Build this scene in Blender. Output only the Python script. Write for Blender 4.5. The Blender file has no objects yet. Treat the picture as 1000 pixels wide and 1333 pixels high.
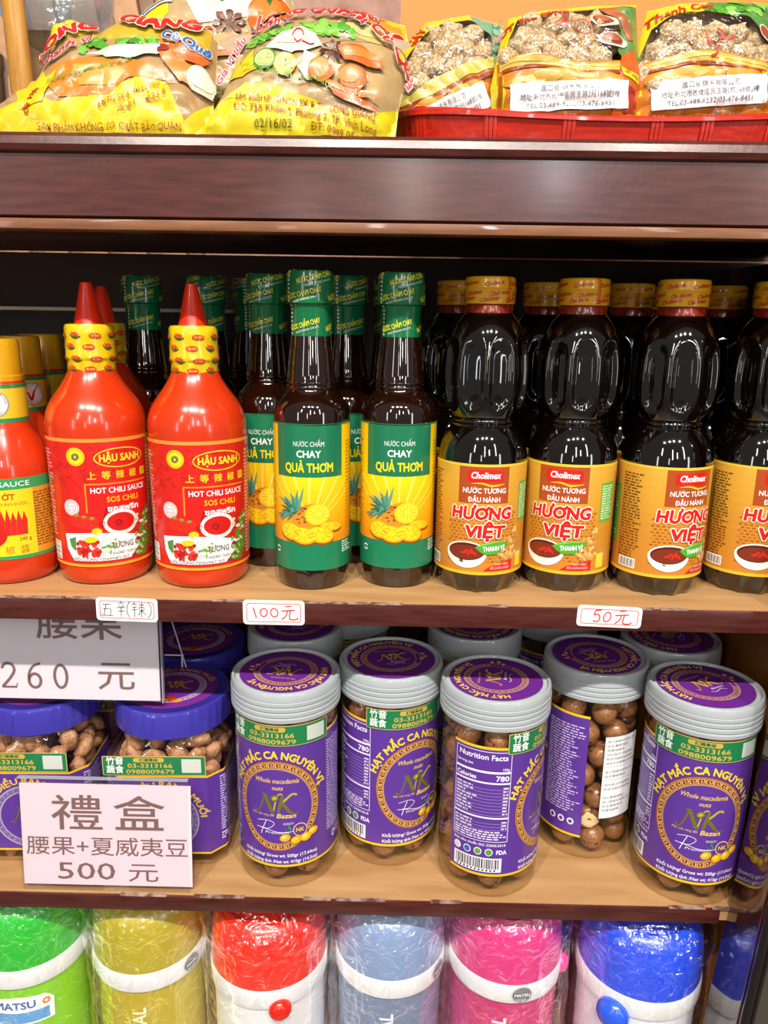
import bpy, bmesh, math, random
import numpy as np
from mathutils import Vector, Matrix
from mathutils import noise as mnoise

SC = bpy.context.scene
COL = SC.collection
PI = math.pi

# ------------------------------------------------------------------ camera
cam_d = bpy.data.cameras.new('camera')
cam_d.sensor_fit = 'VERTICAL'; cam_d.sensor_height = 36.0; cam_d.sensor_width = 27.0
cam_d.lens = 1000.0 / 1333.0 * 36.0
cam_d.clip_start = 0.01
cam = bpy.data.objects.new('camera', cam_d); COL.objects.link(cam)
Rm = Matrix(((0.99978255, -0.01830033, 0.00999783),
             (0.01419695, 0.24615395, -0.96912676),
             (0.01527433, 0.96905796, 0.24636023)))
cam.matrix_world = Matrix.Translation((0, -0.56, 1.35)) @ Rm.to_4x4()
SC.camera = cam

# ------------------------------------------------------------------ world, lights, exposure
w = bpy.data.worlds.new('world'); SC.world = w; w.use_nodes = True
w.node_tree.nodes['Background'].inputs[0].default_value = (1.0, 0.94, 0.86, 1)
w.node_tree.nodes['Background'].inputs[1].default_value = 0.20
SC.view_settings.view_transform = 'Standard'; SC.view_settings.look = 'None'
SC.view_settings.exposure = -0.12; SC.view_settings.gamma = 1.0
SC.view_settings.use_curve_mapping = False
SC.cycles.transparent_max_bounces = 24
SC.cycles.max_bounces = 8
SC.cycles.glossy_bounces = 4

def spot(x, y, z, tx, ty, tz, power, col, size=1.2, rad=0.03):
    l = bpy.data.lights.new('ceiling_spotlight', 'SPOT'); l.energy = power; l.color = col
    l.spot_size = size; l.spot_blend = 0.5; l.shadow_soft_size = rad
    o = bpy.data.objects.new('ceiling_spotlight', l); COL.objects.link(o)
    o.location = (x, y, z)
    o.rotation_euler = (Vector((tx, ty, tz)) - Vector((x, y, z))).to_track_quat('-Z', 'Y').to_euler()
for sx, k in ((-0.95, 1.0), (-0.22, 0.93), (0.30, 1.05), (1.0, 0.97)):
    spot(sx, -1.95 * k, 1.12 + 2.58 * k, sx * 0.25, 0.0, 1.15, 205 * k * k, (1.0, 0.92, 0.82), 0.8, 0.035)
def panel(x, y, z, tz, sx, sy, power, col=(1.0, 0.94, 0.86), spin=0):  # unseen area lamps added for soft fill and streaks on glossy bottles
    al = bpy.data.lights.new('added_streak_panel', 'AREA'); al.energy = power; al.color = col; al.shape = 'RECTANGLE'; al.size = sx; al.size_y = sy
    ao = bpy.data.objects.new('added_streak_panel', al); COL.objects.link(ao); ao.location = (x, y, z)
    ao.rotation_euler = (Vector((0, 0, tz)) - Vector(ao.location)).to_track_quat('-Z', 'Y').to_euler()
panel(-1.2, -2.3, 2.5, 1.1, 0.10, 0.8, 8)
panel(0.05, -2.6, 2.2, 1.1, 0.07, 1.0, 9)
panel(0.55, -2.3, 2.0, 1.1, 0.05, 0.5, 6, (0.9, 0.95, 1.0))
panel(1.3, -2.2, 2.3, 1.1, 0.12, 1.2, 8)
panel(-1.7, -2.3, 1.5, 1.2, 0.16, 1.0, 5, (0.88, 0.94, 1.0))  # low panels from here on, added to put vertical highlights on bottles and jars
panel(1.9, -2.2, 1.4, 1.2, 0.20, 1.0, 6, (0.88, 0.94, 1.0))
panel(-0.45, -3.2, 1.6, 1.2, 0.10, 0.7, 3)

# ------------------------------------------------------------------ helpers
def lin(c):
    return c / 12.92 if c <= 0.04045 else ((c + 0.055) / 1.055) ** 2.4
def H(s):
    s = s.lstrip('#')
    return tuple(lin(int(s[i:i + 2], 16) / 255) for i in (0, 2, 4)) + (1.0,)

def mat(name, col='#808080', rough=0.5, metal=0.0, coat=0.0, bump=None, noise=None, alpha=1.0, spec=0.5, trans=0.0, sss=0.0, coat_rough=0.05):
    """bump=(scale,strength); noise=(scale, colour2, detail, lo, hi)"""
    m = bpy.data.materials.new(name); m.use_nodes = True
    nt = m.node_tree; b = nt.nodes['Principled BSDF']
    b.inputs['Base Color'].default_value = H(col) if isinstance(col, str) else col
    b.inputs['Roughness'].default_value = rough; b.inputs['Metallic'].default_value = metal
    b.inputs['Coat Weight'].default_value = coat; b.inputs['Coat Roughness'].default_value = coat_rough
    b.inputs['Alpha'].default_value = alpha; b.inputs['Specular IOR Level'].default_value = spec
    b.inputs['Transmission Weight'].default_value = trans
    if sss: b.inputs['Subsurface Weight'].default_value = sss; b.inputs['Subsurface Scale'].default_value = 0.01
    tc = nt.nodes.new('ShaderNodeTexCoord')
    if noise:
        n = nt.nodes.new('ShaderNodeTexNoise'); n.inputs['Scale'].default_value = noise[0]; n.inputs['Detail'].default_value = noise[2]
        mp = nt.nodes.new('ShaderNodeMapping'); nt.links.new(tc.outputs['Object'], mp.inputs[0])
        if len(noise) > 5: mp.inputs['Scale'].default_value = noise[5]
        nt.links.new(mp.outputs[0], n.inputs['Vector'])
        r = nt.nodes.new('ShaderNodeValToRGB'); r.color_ramp.elements[0].position = noise[3]; r.color_ramp.elements[1].position = noise[4]
        r.color_ramp.elements[0].color = H(col) if isinstance(col, str) else col; r.color_ramp.elements[1].color = H(noise[1])
        nt.links.new(n.outputs['Fac'], r.inputs[0]); nt.links.new(r.outputs[0], b.inputs['Base Color'])
    if bump:
        n2 = nt.nodes.new('ShaderNodeTexNoise'); n2.inputs['Scale'].default_value = bump[0]; n2.inputs['Detail'].default_value = 4
        nt.links.new(tc.outputs['Object'], n2.inputs['Vector'])
        bp = nt.nodes.new('ShaderNodeBump'); bp.inputs['Strength'].default_value = bump[1]; bp.inputs['Distance'].default_value = 0.002
        nt.links.new(n2.outputs['Fac'], bp.inputs['Height']); nt.links.new(bp.outputs[0], b.inputs['Normal'])
    return m

def clear_mat(name, tint='#ffffff', gloss=0.9, rough=0.03, base=0.04, bump=None, milky=0.0, ior=1.45, add=False):
    """thin clear plastic: transparent + fresnel gloss, optional milky diffuse share"""
    m = bpy.data.materials.new(name); m.use_nodes = True; nt = m.node_tree
    for n in list(nt.nodes):
        if n.type != 'OUTPUT_MATERIAL': nt.nodes.remove(n)
    out = nt.nodes['Material Output']
    t = nt.nodes.new('ShaderNodeBsdfTransparent'); t.inputs[0].default_value = H(tint)
    g = nt.nodes.new('ShaderNodeBsdfGlossy'); g.inputs['Roughness'].default_value = rough; g.inputs[0].default_value = (gloss, gloss, gloss, 1)
    f = nt.nodes.new('ShaderNodeLayerWeight'); f.inputs[0].default_value = 0.5
    pw = nt.nodes.new('ShaderNodeMath'); pw.operation = 'POWER'; pw.inputs[1].default_value = 4.0; nt.links.new(f.outputs['Facing'], pw.inputs[0])
    ml = nt.nodes.new('ShaderNodeMath'); ml.operation = 'MULTIPLY'; ml.inputs[1].default_value = 0.75; nt.links.new(pw.outputs[0], ml.inputs[0])
    ad = nt.nodes.new('ShaderNodeMath'); ad.operation = 'ADD'; ad.inputs[1].default_value = base + 0.02; ad.use_clamp = True
    nt.links.new(ml.outputs[0], ad.inputs[0])
    mx = nt.nodes.new('ShaderNodeMixShader'); nt.links.new(ad.outputs[0], mx.inputs[0])
    if add:
        nt.links.new(ad.outputs[0], g.inputs[0]); mx = nt.nodes.new('ShaderNodeAddShader')
        nt.links.new(t.outputs[0], mx.inputs[0]); nt.links.new(g.outputs[0], mx.inputs[1])
        nt.links.new(mx.outputs[0], out.inputs[0])
    elif milky:
        d = nt.nodes.new('ShaderNodeBsdfDiffuse'); d.inputs[0].default_value = H('#eef2f4')
        m2 = nt.nodes.new('ShaderNodeMixShader'); m2.inputs[0].default_value = milky
        nt.links.new(t.outputs[0], m2.inputs[1]); nt.links.new(d.outputs[0], m2.inputs[2]); nt.links.new(m2.outputs[0], mx.inputs[1])
    else:
        nt.links.new(t.outputs[0], mx.inputs[1])
    if not add: nt.links.new(g.outputs[0], mx.inputs[2]); nt.links.new(mx.outputs[0], out.inputs[0])
    if bump:
        tc = nt.nodes.new('ShaderNodeTexCoord'); n2 = nt.nodes.new('ShaderNodeTexNoise'); n2.inputs['Scale'].default_value = bump[0]; n2.inputs['Detail'].default_value = 3
        n2.inputs['Distortion'].default_value = bump[2] if len(bump) > 2 else 0
        nt.links.new(tc.outputs['Object'], n2.inputs['Vector'])
        bp = nt.nodes.new('ShaderNodeBump'); bp.inputs['Strength'].default_value = bump[1]; bp.inputs['Distance'].default_value = 0.004
        nt.links.new(n2.outputs['Fac'], bp.inputs['Height'])
        nt.links.new(bp.outputs[0], g.inputs['Normal']); nt.links.new(bp.outputs[0], f.inputs['Normal'])
    return m

def print_mat(name, rough=0.4, coat=0.0, bump=None, spec=0.5):
    m = mat(name, '#ffffff', rough, coat=coat, bump=bump, spec=spec)
    nt = m.node_tree; a = nt.nodes.new('ShaderNodeAttribute'); a.attribute_name = 'Col'
    nt.links.new(a.outputs['Color'], nt.nodes['Principled BSDF'].inputs['Base Color'])
    return m

def tone(m, k):
    nt = m.node_tree; a = [n for n in nt.nodes if n.type == 'ATTRIBUTE'][0]; g = nt.nodes.new('ShaderNodeMix'); g.data_type = 'RGBA'; g.blend_type = 'MULTIPLY'; g.inputs[0].default_value = 1.0; g.inputs[7].default_value = (k, k, k, 1)
    nt.links.new(a.outputs['Color'], g.inputs[6]); nt.links.new(g.outputs[2], nt.nodes['Principled BSDF'].inputs['Base Color']); return m
def link(name, me, parent=None, label=None):
    o = bpy.data.objects.new(name, me); COL.objects.link(o)
    if parent is not None: o.parent = parent
    if label: o['label'] = label
    return o
def thing(name, label, cat, loc=(0, 0, 0), rz=0, group=None):
    o = bpy.data.objects.new(name, None); COL.objects.link(o); o.empty_display_size = 0.02
    o.location = loc; o.rotation_euler = (0, 0, rz); o['label'] = label; o['category'] = cat
    if group: o['group'] = group
    return o
def tag(o, label, cat, group=None):
    o['label'] = label; o['category'] = cat
    if group: o['group'] = group
    return o
def dup(root, loc, rz=0.0, label=None, skip=()):
    r = root.copy(); COL.objects.link(r); r.location = loc; r.rotation_euler = (0, 0, rz)
    if label: r['label'] = label
    for ch in list(root.children):
        if ch.name.split('.')[0] in skip: continue
        c = ch.copy(); COL.objects.link(c); c.parent = r
        for g in list(ch.children):
            d = g.copy(); COL.objects.link(d); d.parent = c
    return r

def finish(bm, m, smooth=35, name='mesh'):
    me = bpy.data.meshes.new(name); bm.normal_update(); bm.to_mesh(me); bm.free()
    for x in (m if isinstance(m, (list, tuple)) else [m]): me.materials.append(x)
    if smooth:
        me.polygons.foreach_set('use_smooth', [True] * len(me.polygons)); me.set_sharp_from_angle(angle=math.radians(smooth))
    return me

def box(bm, x0, y0, z0, x1, y1, z1, bev=0.0):
    r = bmesh.ops.create_cube(bm, size=1.0)
    vs = r['verts']
    bmesh.ops.scale(bm, vec=(x1 - x0, y1 - y0, z1 - z0), verts=vs)
    bmesh.ops.translate(bm, vec=((x0 + x1) / 2, (y0 + y1) / 2, (z0 + z1) / 2), verts=vs)
    if bev:
        es = list({e for v in vs for e in v.link_edges})
        bmesh.ops.bevel(bm, geom=es, offset=bev, segments=2, affect='EDGES', profile=0.6)
    return vs
def boxmesh(dims, m, bev=0.0):
    bm = bmesh.new(); box(bm, *dims, bev=bev); return finish(bm, m)

def lathe_bm(prof, n=48, mod=None, close=True, bm=None):
    """prof: list of (r,z); mod(r,z,theta)->r"""
    bm = bm or bmesh.new(); rings = []
    for r, z in prof:
        if r < 1e-6:
            rings.append([bm.verts.new((0, 0, z))]); continue
        ring = []
        for i in range(n):
            t = 2 * PI * i / n; rr = mod(r, z, t) if mod else r
            ring.append(bm.verts.new((rr * math.sin(t), -rr * math.cos(t), z)))
        rings.append(ring)
    for a, b in zip(rings, rings[1:]):
        if len(a) == 1 and len(b) == 1: continue
        for i in range(n):
            j = (i + 1) % n
            if len(a) == 1: bm.faces.new((a[0], b[j], b[i]))
            elif len(b) == 1: bm.faces.new((a[i], a[j], b[0]))
            else: bm.faces.new((a[i], a[j], b[j], b[i]))
    return bm
def lathe(prof, m, n=48, mod=None, smooth=35):
    return finish(lathe_bm(prof, n, mod), m, smooth)
def sm(pts, k=4):
    """Catmull-Rom densify of a profile"""
    out = []
    P = [pts[0]] + list(pts) + [pts[-1]]
    for i in range(1, len(P) - 2):
        p0, p1, p2, p3 = [np.array(q, float) for q in P[i - 1:i + 3]]
        for s in range(k):
            t = s / k
            q = 0.5 * ((2 * p1) + (-p0 + p2) * t + (2 * p0 - 5 * p1 + 4 * p2 - p3) * t * t + (-p0 + 3 * p1 - 3 * p2 + p3) * t ** 3)
            out.append((max(q[0], 0), q[1]))
    out.append(tuple(pts[-1])); return out
def smooth01(a, b, x):
    t = min(max((x - a) / (b - a), 0), 1); return t * t * (3 - 2 * t)

# ------------------------------------------------------------------ flat artwork (print) builder
_txt = {}
HORN = {'Ơ': 'O', 'Ớ': 'Ó', 'Ờ': 'Ò', 'Ở': 'Ỏ', 'Ợ': 'Ọ', 'ơ': 'o', 'ớ': 'ó', 'ờ': 'ò', 'ở': 'ỏ', 'ợ': 'ọ', 'Ứ': 'Ú', 'Ừ': 'Ù', 'Ự': 'Ụ', 'ứ': 'ú', 'ừ': 'ù', 'ự': 'ụ'}
_raw = {}
def raw_text(s, res):
    if (s, res) not in _raw: _raw[(s, res)] = raw_text_(s, res)
    V, F = _raw[(s, res)]; return list(V), list(F)
def raw_text_(s, res):
    c = bpy.data.curves.new('t', 'FONT'); c.body = s; c.resolution_u = res
    o = bpy.data.objects.new('t', c); me = bpy.data.meshes.new_from_object(o)
    V = [(v.co.x, v.co.y) for v in me.vertices]; F = [tuple(p.vertices) for p in me.polygons]
    bpy.data.objects.remove(o); bpy.data.curves.remove(c); bpy.data.meshes.remove(me)
    return V, F
def glyphs(s, bold, res):
    """text outline as 2D mesh; horned and barred letters are composed, bold is grown by overlapping copies"""
    k = (s, bold, res)
    if k in _txt: return _txt[k]
    k0 = (s, 0.0, res)
    if k0 not in _txt:
        base = ''.join(HORN.get(ch, {'Đ': 'D', 'đ': 'd'}.get(ch, ch)) for ch in s)
        V, F = raw_text(base, res)
        for i, ch in enumerate(s):
            if ch in HORN or ch in 'Đđ':
                xr = max(p[0] for p in raw_text(base[:i + 1], 1)[0]); up = ch.upper() == ch; top = 0.69 if up else 0.52; n = len(V)
                if ch in HORN: P = [(xr - .11, top - .12), (xr - .02, top - .10), (xr + .045, top - .03), (xr + .05, top + .06), (xr - .02, top + .06), (xr - .03, top - .01), (xr - .13, top - .04)]
                elif ch == 'Đ': w_ = .68; P = [(xr - w_, .31), (xr - w_ + .36, .31), (xr - w_ + .36, .38), (xr - w_, .38)]
                else: P = [(xr - .27, .58), (xr + .06, .58), (xr + .06, .64), (xr - .27, .64)]
                V += P; F.append(tuple(range(n, n + len(P))))
        _txt[k0] = (V, F)
    if bold <= 0: return _txt[k0]
    V0, F0 = _txt[k0]; V = list(V0); F = list(F0)
    for rad, cnt in (((bold, 8),) if bold < 0.06 else ((bold, 14), (bold * .5, 6))):
        for q in range(cnt):
            a = q * 2 * PI / cnt + .3; n = len(V); V += [(x + rad * math.cos(a), y + rad * math.sin(a)) for x, y in V0]; F += [tuple(i + n for i in f) for f in F0]
    _txt[k] = (V, F)
    return _txt[k]
class Art:
    def __init__(s): s.V = []; s.F = []; s.C = []; s.L = 0
    def add(s, V, F, col, L=None, n0=0):
        if isinstance(col, str): col = H(col)
        L = s.L if L is None else L
        n = len(s.V); s.V += [(x, y, L + (0.035 * (i // n0) if n0 else 0)) for i, (x, y) in enumerate(V)]
        for f in F:
            ar = sum(V[f[i - 1]][0] * V[f[i]][1] - V[f[i]][0] * V[f[i - 1]][1] for i in range(len(f)))
            s.F.append(tuple(i + n for i in (f if ar >= 0 else f[::-1])))
        s.C += [col] * len(F)
    def poly(s, P, col, L=None): s.add(P, [tuple(range(len(P)))], col, L)
    def rect(s, x0, y0, x1, y1, col, L=None): s.poly([(x0, y0), (x1, y0), (x1, y1), (x0, y1)], col, L)
    def rrect(s, x0, y0, x1, y1, r, col, L=None):
        P = []
        for cx, cy, a in ((x1 - r, y1 - r, 0), (x0 + r, y1 - r, 90), (x0 + r, y0 + r, 180), (x1 - r, y0 + r, 270)):
            for k in range(5): t = math.radians(a + k * 22.5); P.append((cx + r * math.cos(t), cy + r * math.sin(t)))
        s.poly(P, col, L)
    def ell(s, cx, cy, rx, ry, col, L=None, n=20, rot=0, a0=0, a1=360):
        P = []; c, d = math.cos(math.radians(rot)), math.sin(math.radians(rot))
        N = n if a1 - a0 >= 360 else n + 1
        for k in range(N):
            t = math.radians(a0 + (a1 - a0) * k / n); x, y = rx * math.cos(t), ry * math.sin(t)
            P.append((cx + x * c - y * d, cy + x * d + y * c))
        s.poly(P, col, L)
    def ring(s, cx, cy, rx, ry, w, col, L=None, n=48, a0=0, a1=360, rot=0):
        V = []; F = []; c, d = math.cos(math.radians(rot)), math.sin(math.radians(rot))
        for k in range(n + 1):
            t = math.radians(a0 + (a1 - a0) * k / n)
            for q in (0, w):
                x, y = (rx - q) * math.cos(t), (ry - q) * math.sin(t); V.append((cx + x * c - y * d, cy + x * d + y * c))
        for k in range(n): F.append((2 * k, 2 * k + 2, 2 * k + 3, 2 * k + 1))
        s.add(V, F, col, L)
    def rib(s, P, wd, col, L=None, taper=False):
        P = [np.array(p, float) for p in P]; V = []; n = len(P)
        for i, p in enumerate(P):
            d = P[min(i + 1, n - 1)] - P[max(i - 1, 0)]; d = d / (np.linalg.norm(d) + 1e-9); nn = np.array([-d[1], d[0]])
            ww = wd[i] if isinstance(wd, (list, tuple)) else wd
            if taper: ww *= 0.25 + 0.75 * math.sin(PI * (i + 0.5) / n)
            V += [tuple(p + nn * ww / 2), tuple(p - nn * ww / 2)]
        s.add(V, [(2 * i, 2 * i + 1, 2 * i + 3, 2 * i + 2) for i in range(n - 1)], col, L)
    def curve(s, P, wd, col, L=None, taper=False, k=4):
        s.rib(sm2(P, k), wd, col, L, taper)
    def text(s, t, x, y, h, col, L=None, w=None, al='c', bold=0.0, shear=0.0, rot=0.0, warp=None, out=None, res=2, sx=1.0):
        """(x,y) = anchor at baseline; h = cap height; w = total width to fit"""
        V, F = glyphs(t, bold, res)
        if not V: return
        k = h / 0.69; xs = [p[0] for p in V]; a, b = min(xs), max(xs)
        kx = (w / (b - a)) if w else k * sx
        off = {'l': 0, 'c': -(b - a) / 2, 'r': -(b - a)}[al]
        c, d = math.cos(math.radians(rot)), math.sin(math.radians(rot))
        def f(V):
            o = []
            for px, py in V:
                X = (px - a + off) * kx + shear * py * k; Y = py * k
                if warp: X, Y = warp(X, Y); o.append((X, Y))
                else: o.append((x + X * c - Y * d, y + X * d + Y * c))
            return o
        LL = s.L if L is None else L
        if out:
            V2, F2 = glyphs(t, bold + out[1], res); s.add(f(V2), F2, out[0], LL, len(glyphs(t, 0.0, res)[0])); LL += 1
        s.add(f(V), F, col, LL, len(glyphs(t, 0.0, res)[0]) if bold > 0 else 0)
    def lines(s, x0, y0, x1, y1, n, col, L=None, seed=0, fill=0.55, ragged=0.3, gap=0.12):
        """rows of unreadable fine print"""
        R = random.Random(seed); dy = (y1 - y0) / n
        for i in range(n):
            y = y1 - (i + 0.5) * dy; x = x0; xe = x1 - (x1 - x0) * ragged * R.random()
            while x < xe:
                wl = min(R.uniform(0.8, 3.2) * (dy * 0.9), xe - x)
                s.rect(x, y - dy * fill / 2, x + wl, y + dy * fill / 2, col, L); x += wl + dy * gap * 4
    def shift(s, dx, dy): s.V = [(x + dx, y + dy, l) for x, y, l in s.V]
    def build(s, mp, m, du=None, dv=None, eps=0.00012, nrm=None):
        bm = bmesh.new(); ci = bm.faces.layers.int.new('ci')
        pal = []; pidx = {}
        vs = [bm.verts.new((x, y, L)) for x, y, L in s.V]
        for f, c in zip(s.F, s.C):
            if len(set(f)) < 3: continue
            try: fc = bm.faces.new([vs[i] for i in f])
            except ValueError: continue
            if c not in pidx: pidx[c] = len(pal); pal.append(c)
            fc[ci] = pidx[c]
        for axis, d in ((0, du), (1, dv)):
            if not d: continue
            lo = min(v.co[axis] for v in bm.verts); hi = max(v.co[axis] for v in bm.verts)
            k = math.floor(lo / d) + 1
            while k * d < hi:
                co = [0, 0, 0]; no = [0, 0, 0]; co[axis] = k * d + 1e-4; no[axis] = 1
                sel = [f for f in bm.faces if min(v.co[axis] for v in f.verts) < co[axis] < max(v.co[axis] for v in f.verts)]
                if sel:
                    g = list({e for f in sel for e in f.edges}) + list({v for f in sel for v in f.verts}) + sel
                    bmesh.ops.bisect_plane(bm, geom=g, plane_co=co, plane_no=no)
                k += 1
        UV = [(v.co.x, v.co.y, v.co.z) for v in bm.verts]
        e = 0.05
        N = []
        for v, (x, y, L) in zip(bm.verts, UV):
            p = Vector(mp(x, y, 0.0)); a = Vector(mp(x + e, y, 0.0)) - p; b = Vector(mp(x, y + e, 0.0)) - p
            nn = a.cross(b); nn.normalize(); N.append(nn); v.co = p + nn * (eps * (L + 1))
        me = bpy.data.meshes.new('art'); idx = [f[ci] for f in bm.faces]; ls = [len(f.verts) for f in bm.faces]
        bm.to_mesh(me); bm.free(); me.materials.append(m)
        at = me.color_attributes.new('Col', 'FLOAT_COLOR', 'CORNER'); arr = np.repeat(np.array([pal[i] for i in idx], dtype=np.float32), ls, axis=0)
        at.data.foreach_set('color', arr.ravel())
        me.polygons.foreach_set('use_smooth', [True] * len(me.polygons))
        me.normals_split_custom_set_from_vertices([tuple(n) for n in N])
        return me
def sm2(P, k=4):
    out = []; Q = [P[0]] + list(P) + [P[-1]]
    for i in range(1, len(Q) - 2):
        p0, p1, p2, p3 = [np.array(q, float) for q in Q[i - 1:i + 3]]
        for s_ in range(k):
            t = s_ / k
            out.append(tuple(0.5 * ((2 * p1) + (-p0 + p2) * t + (2 * p0 - 5 * p1 + 4 * p2 - p3) * t * t + (-p0 + 3 * p1 - 3 * p2 + p3) * t ** 3)))
    out.append(tuple(P[-1])); return out
def cyl(R, z0=0.0, rot=0.0, rf=None, lift=0.0002):
    """mm artwork wrapped on a vertical cylinder (R in m, or rf(v_mm)->R)"""
    def f(u, v, L):
        r = (rf(v) if rf else R) + lift; t = u * 0.001 / R + rot
        return (r * math.sin(t), -r * math.cos(t), z0 + v * 0.001)
    return f
def flat_up(z, rot=0.0):
    c, d = math.cos(rot), math.sin(rot)
    return lambda u, v, L: ((u * c - v * d) * 0.001, (u * d + v * c) * 0.001, z)
def front(y=0.0, k=0.001):
    return lambda u, v, L: (u * k, y, v * k)

# ------------------------------------------------------------------ shared materials
M_lacq = mat('dark_lacquered_wood', '#3c1512', 0.30, coat=0.35, noise=(30, '#5a2a24', 6, 0.3, 0.75, (1, 6, 8)), bump=(220, 0.05), coat_rough=0.15)
M_lacq2 = mat('mirror_lacquered_wood', '#241016', 0.10, coat=1.0, noise=(20, '#3a1820', 5, 0.35, 0.75, (8, 8, 1)), coat_rough=0.03, spec=0.9)
M_wood = mat('plywood_shelf_top', '#a77c50', 0.42, noise=(7, '#c29a6a', 8, 0.3, 0.7, (1.5, 9, 9)), bump=(300, 0.06))
M_edge = mat('worn_edge', '#9a8478', 0.3, noise=(120, '#5a3a32', 4, 0.40, 0.62))
M_lip = mat('brown_moulding', '#8a5a38', 0.35, coat=0.3, noise=(25, '#6d4228', 5, 0.3, 0.7, (1, 10, 10)))
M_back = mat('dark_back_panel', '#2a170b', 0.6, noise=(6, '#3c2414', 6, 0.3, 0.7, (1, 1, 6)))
M_side = mat('side_panel_wood', '#b0713a', 0.45, noise=(6, '#8d5528', 6, 0.3, 0.7, (8, 8, 1)))
P_lab = print_mat('printed_label', 0.32, coat=0.25)
P_gloss = print_mat('printed_film', 0.25, coat=0.6)
P_paper = print_mat('printed_paper', 0.6)

# ------------------------------------------------------------------ the setting
def struct(name, me, loc=(0, 0, 0)):
    o = link(name, me); o.location = loc; o['kind'] = 'structure'; return o
M_floor = mat('floor_tile', '#8d8478', 0.4, noise=(3, '#7b7267', 5, 0.3, 0.7))
struct('floor', boxmesh((-2.2, -2.6, -0.05, 2.2, 1.0, 0.0), M_floor))
M_wall = mat('mottled_stone_wall', '#b08a78', 0.6, noise=(26, '#8b6252', 10, 0.35, 0.68), bump=(90, 0.2))
wall = struct('wall_back', boxmesh((-2.2, 0.50, 0.0, 2.2, 0.60, 2.7), M_wall))
M_slatA = mat('pale_slat', '#b98d66', 0.6, noise=(60, '#a87c57', 6, 0.35, 0.7)); M_slatB = mat('dark_slat', '#8b6c54', 0.6, noise=(60, '#7a5c46', 6, 0.35, 0.7))
xs = -0.47; k = 0
while xs < -0.215:
    wd = 0.030 if k % 2 == 0 else 0.018
    bm = bmesh.new(); box(bm, 0, 0.480 if k % 2 == 0 else 0.488, 0, wd, 0.50, 1.2, 0.001)
    bmesh.ops.rotate(bm, cent=(0, 0.5, 0), matrix=Matrix.Rotation(-0.16, 3, 'Y'), verts=bm.verts)
    o = link('slat', finish(bm, M_slatA if k % 2 == 0 else M_slatB), wall); o.location = (xs, 0, 1.2); xs += wd + 0.0015; k += 1

# ------------------------------------------------------------------ the display shelf
ZB, ZL = 1.134, 0.861
shelf = thing('display_shelf', 'dark lacquered wooden display shelf holding every bottle, jar and flask', 'shelf', (0, 0, 0))
XL, XR = -0.62, 0.33
def beam_prof():
    # (y,z) cross-section, front face with rounded top nosing
    P = [(0.30, 1.4125), (0.004, 1.4125), (0.0, 1.4145), (0.0, 1.452)]
    P += [(0.0, 1.4535), (-0.003, 1.455), (-0.0045, 1.459), (-0.003, 1.464), (0.001, 1.467), (0.30, 1.467)]
    return P
bm = bmesh.new(); P = beam_prof(); a = [bm.verts.new((XL, y, z)) for y, z in P]; b = [bm.verts.new((0.40, y, z)) for y, z in P]
for i in range(len(P)): j = (i + 1) % len(P); bm.faces.new((a[i], b[i], b[j], a[j]))
bm.faces.new(a); bm.faces.new(b[::-1]); bmesh.ops.recalc_face_normals(bm, faces=bm.faces)
link('top_beam', finish(bm, M_lacq, 30), shelf)
link('lip_moulding', boxmesh((XL, 0.0008, 1.4055, 0.40, 0.02, 1.4125), M_lip, 0.001), shelf, 'light brown strip under the beam')
def board(z0, z1, x1, y1, name):
    o = link(name, boxmesh((XL, 0.0025, z0, x1, y1, z1), M_wood), shelf)
    link('edge_band', boxmesh((XL, 0.0, z0 - 0.0015, x1 - (0.040 if z1 < 1 else 0), 0.0024, z1 - 0.0006), M_lacq, 0.0006), o, 'dark lacquered front edge')
    # worn glints on the upper arris
    bm = bmesh.new(); R = random.Random(5 if z1 < 1 else 8); x = XL
    while x < x1 - 0.04:
        l = R.uniform(0.006, 0.05)
        if R.random() < 0.45:
            h = R.uniform(0.0002, 0.0006); P = []
            n = max(3, int(l / 0.004)); top = []; bot = []
            for i in range(n + 1):
                xx = x + l * i / n; top.append((xx, -0.00025, z1 - 0.0006 + 0.0002)); bot.append((xx, -0.0003, z1 - 0.0006 - h * (0.35 + 0.65 * R.random()) * math.sin(PI * (i + .3) / (n + .6))))
            tv = [bm.verts.new(p) for p in top]; bv = [bm.verts.new(p) for p in bot]; kv = [bm.verts.new((p[0], 0.0032, z1 + 0.0002)) for p in top]
            for i in range(n): bm.faces.new((bv[i], bv[i + 1], tv[i + 1], tv[i])); bm.faces.new((tv[i], tv[i + 1], kv[i + 1], kv[i]))
        x += l + R.uniform(0.0, 0.008)
    c = link('worn_edge', finish(bm, M_edge, 0), o, 'chipped pale wear along the edge'); c['kind'] = 'stuff'
board(1.1170, ZB, 0.345, 0.32, 'shelf_board')
board(0.8475, ZL, 0.329, 0.32, 'shelf_board')
board(0.500, 0.520, 0.3255, 0.32, 'shelf_board')
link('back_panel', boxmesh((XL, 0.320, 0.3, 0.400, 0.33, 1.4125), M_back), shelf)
link('back_rail', boxmesh((XL, 0.312, 1.134, -0.13, 0.320, 1.352), mat('back_lower_shade', '#140b07', 0.6), 0.001), shelf)  # coloured near-black to put the shelf interior's shade into the panel
link('back_trim', boxmesh((XL, 0.308, 1.351, -0.13, 0.320, 1.355), mat('pale_trim', '#cfc6b4', 0.4), 0.001), shelf, 'pale thin strip on the back panel')
def shear_right(me):
    for v in me.vertices: v.co.x += 0.06 * (v.co.z - 0.88)
    return me
link('side_panel', shear_right(boxmesh((0.3300, 0.0047, 0.0, 0.350, 0.32, 1.1170), M_side)), shelf)
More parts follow.
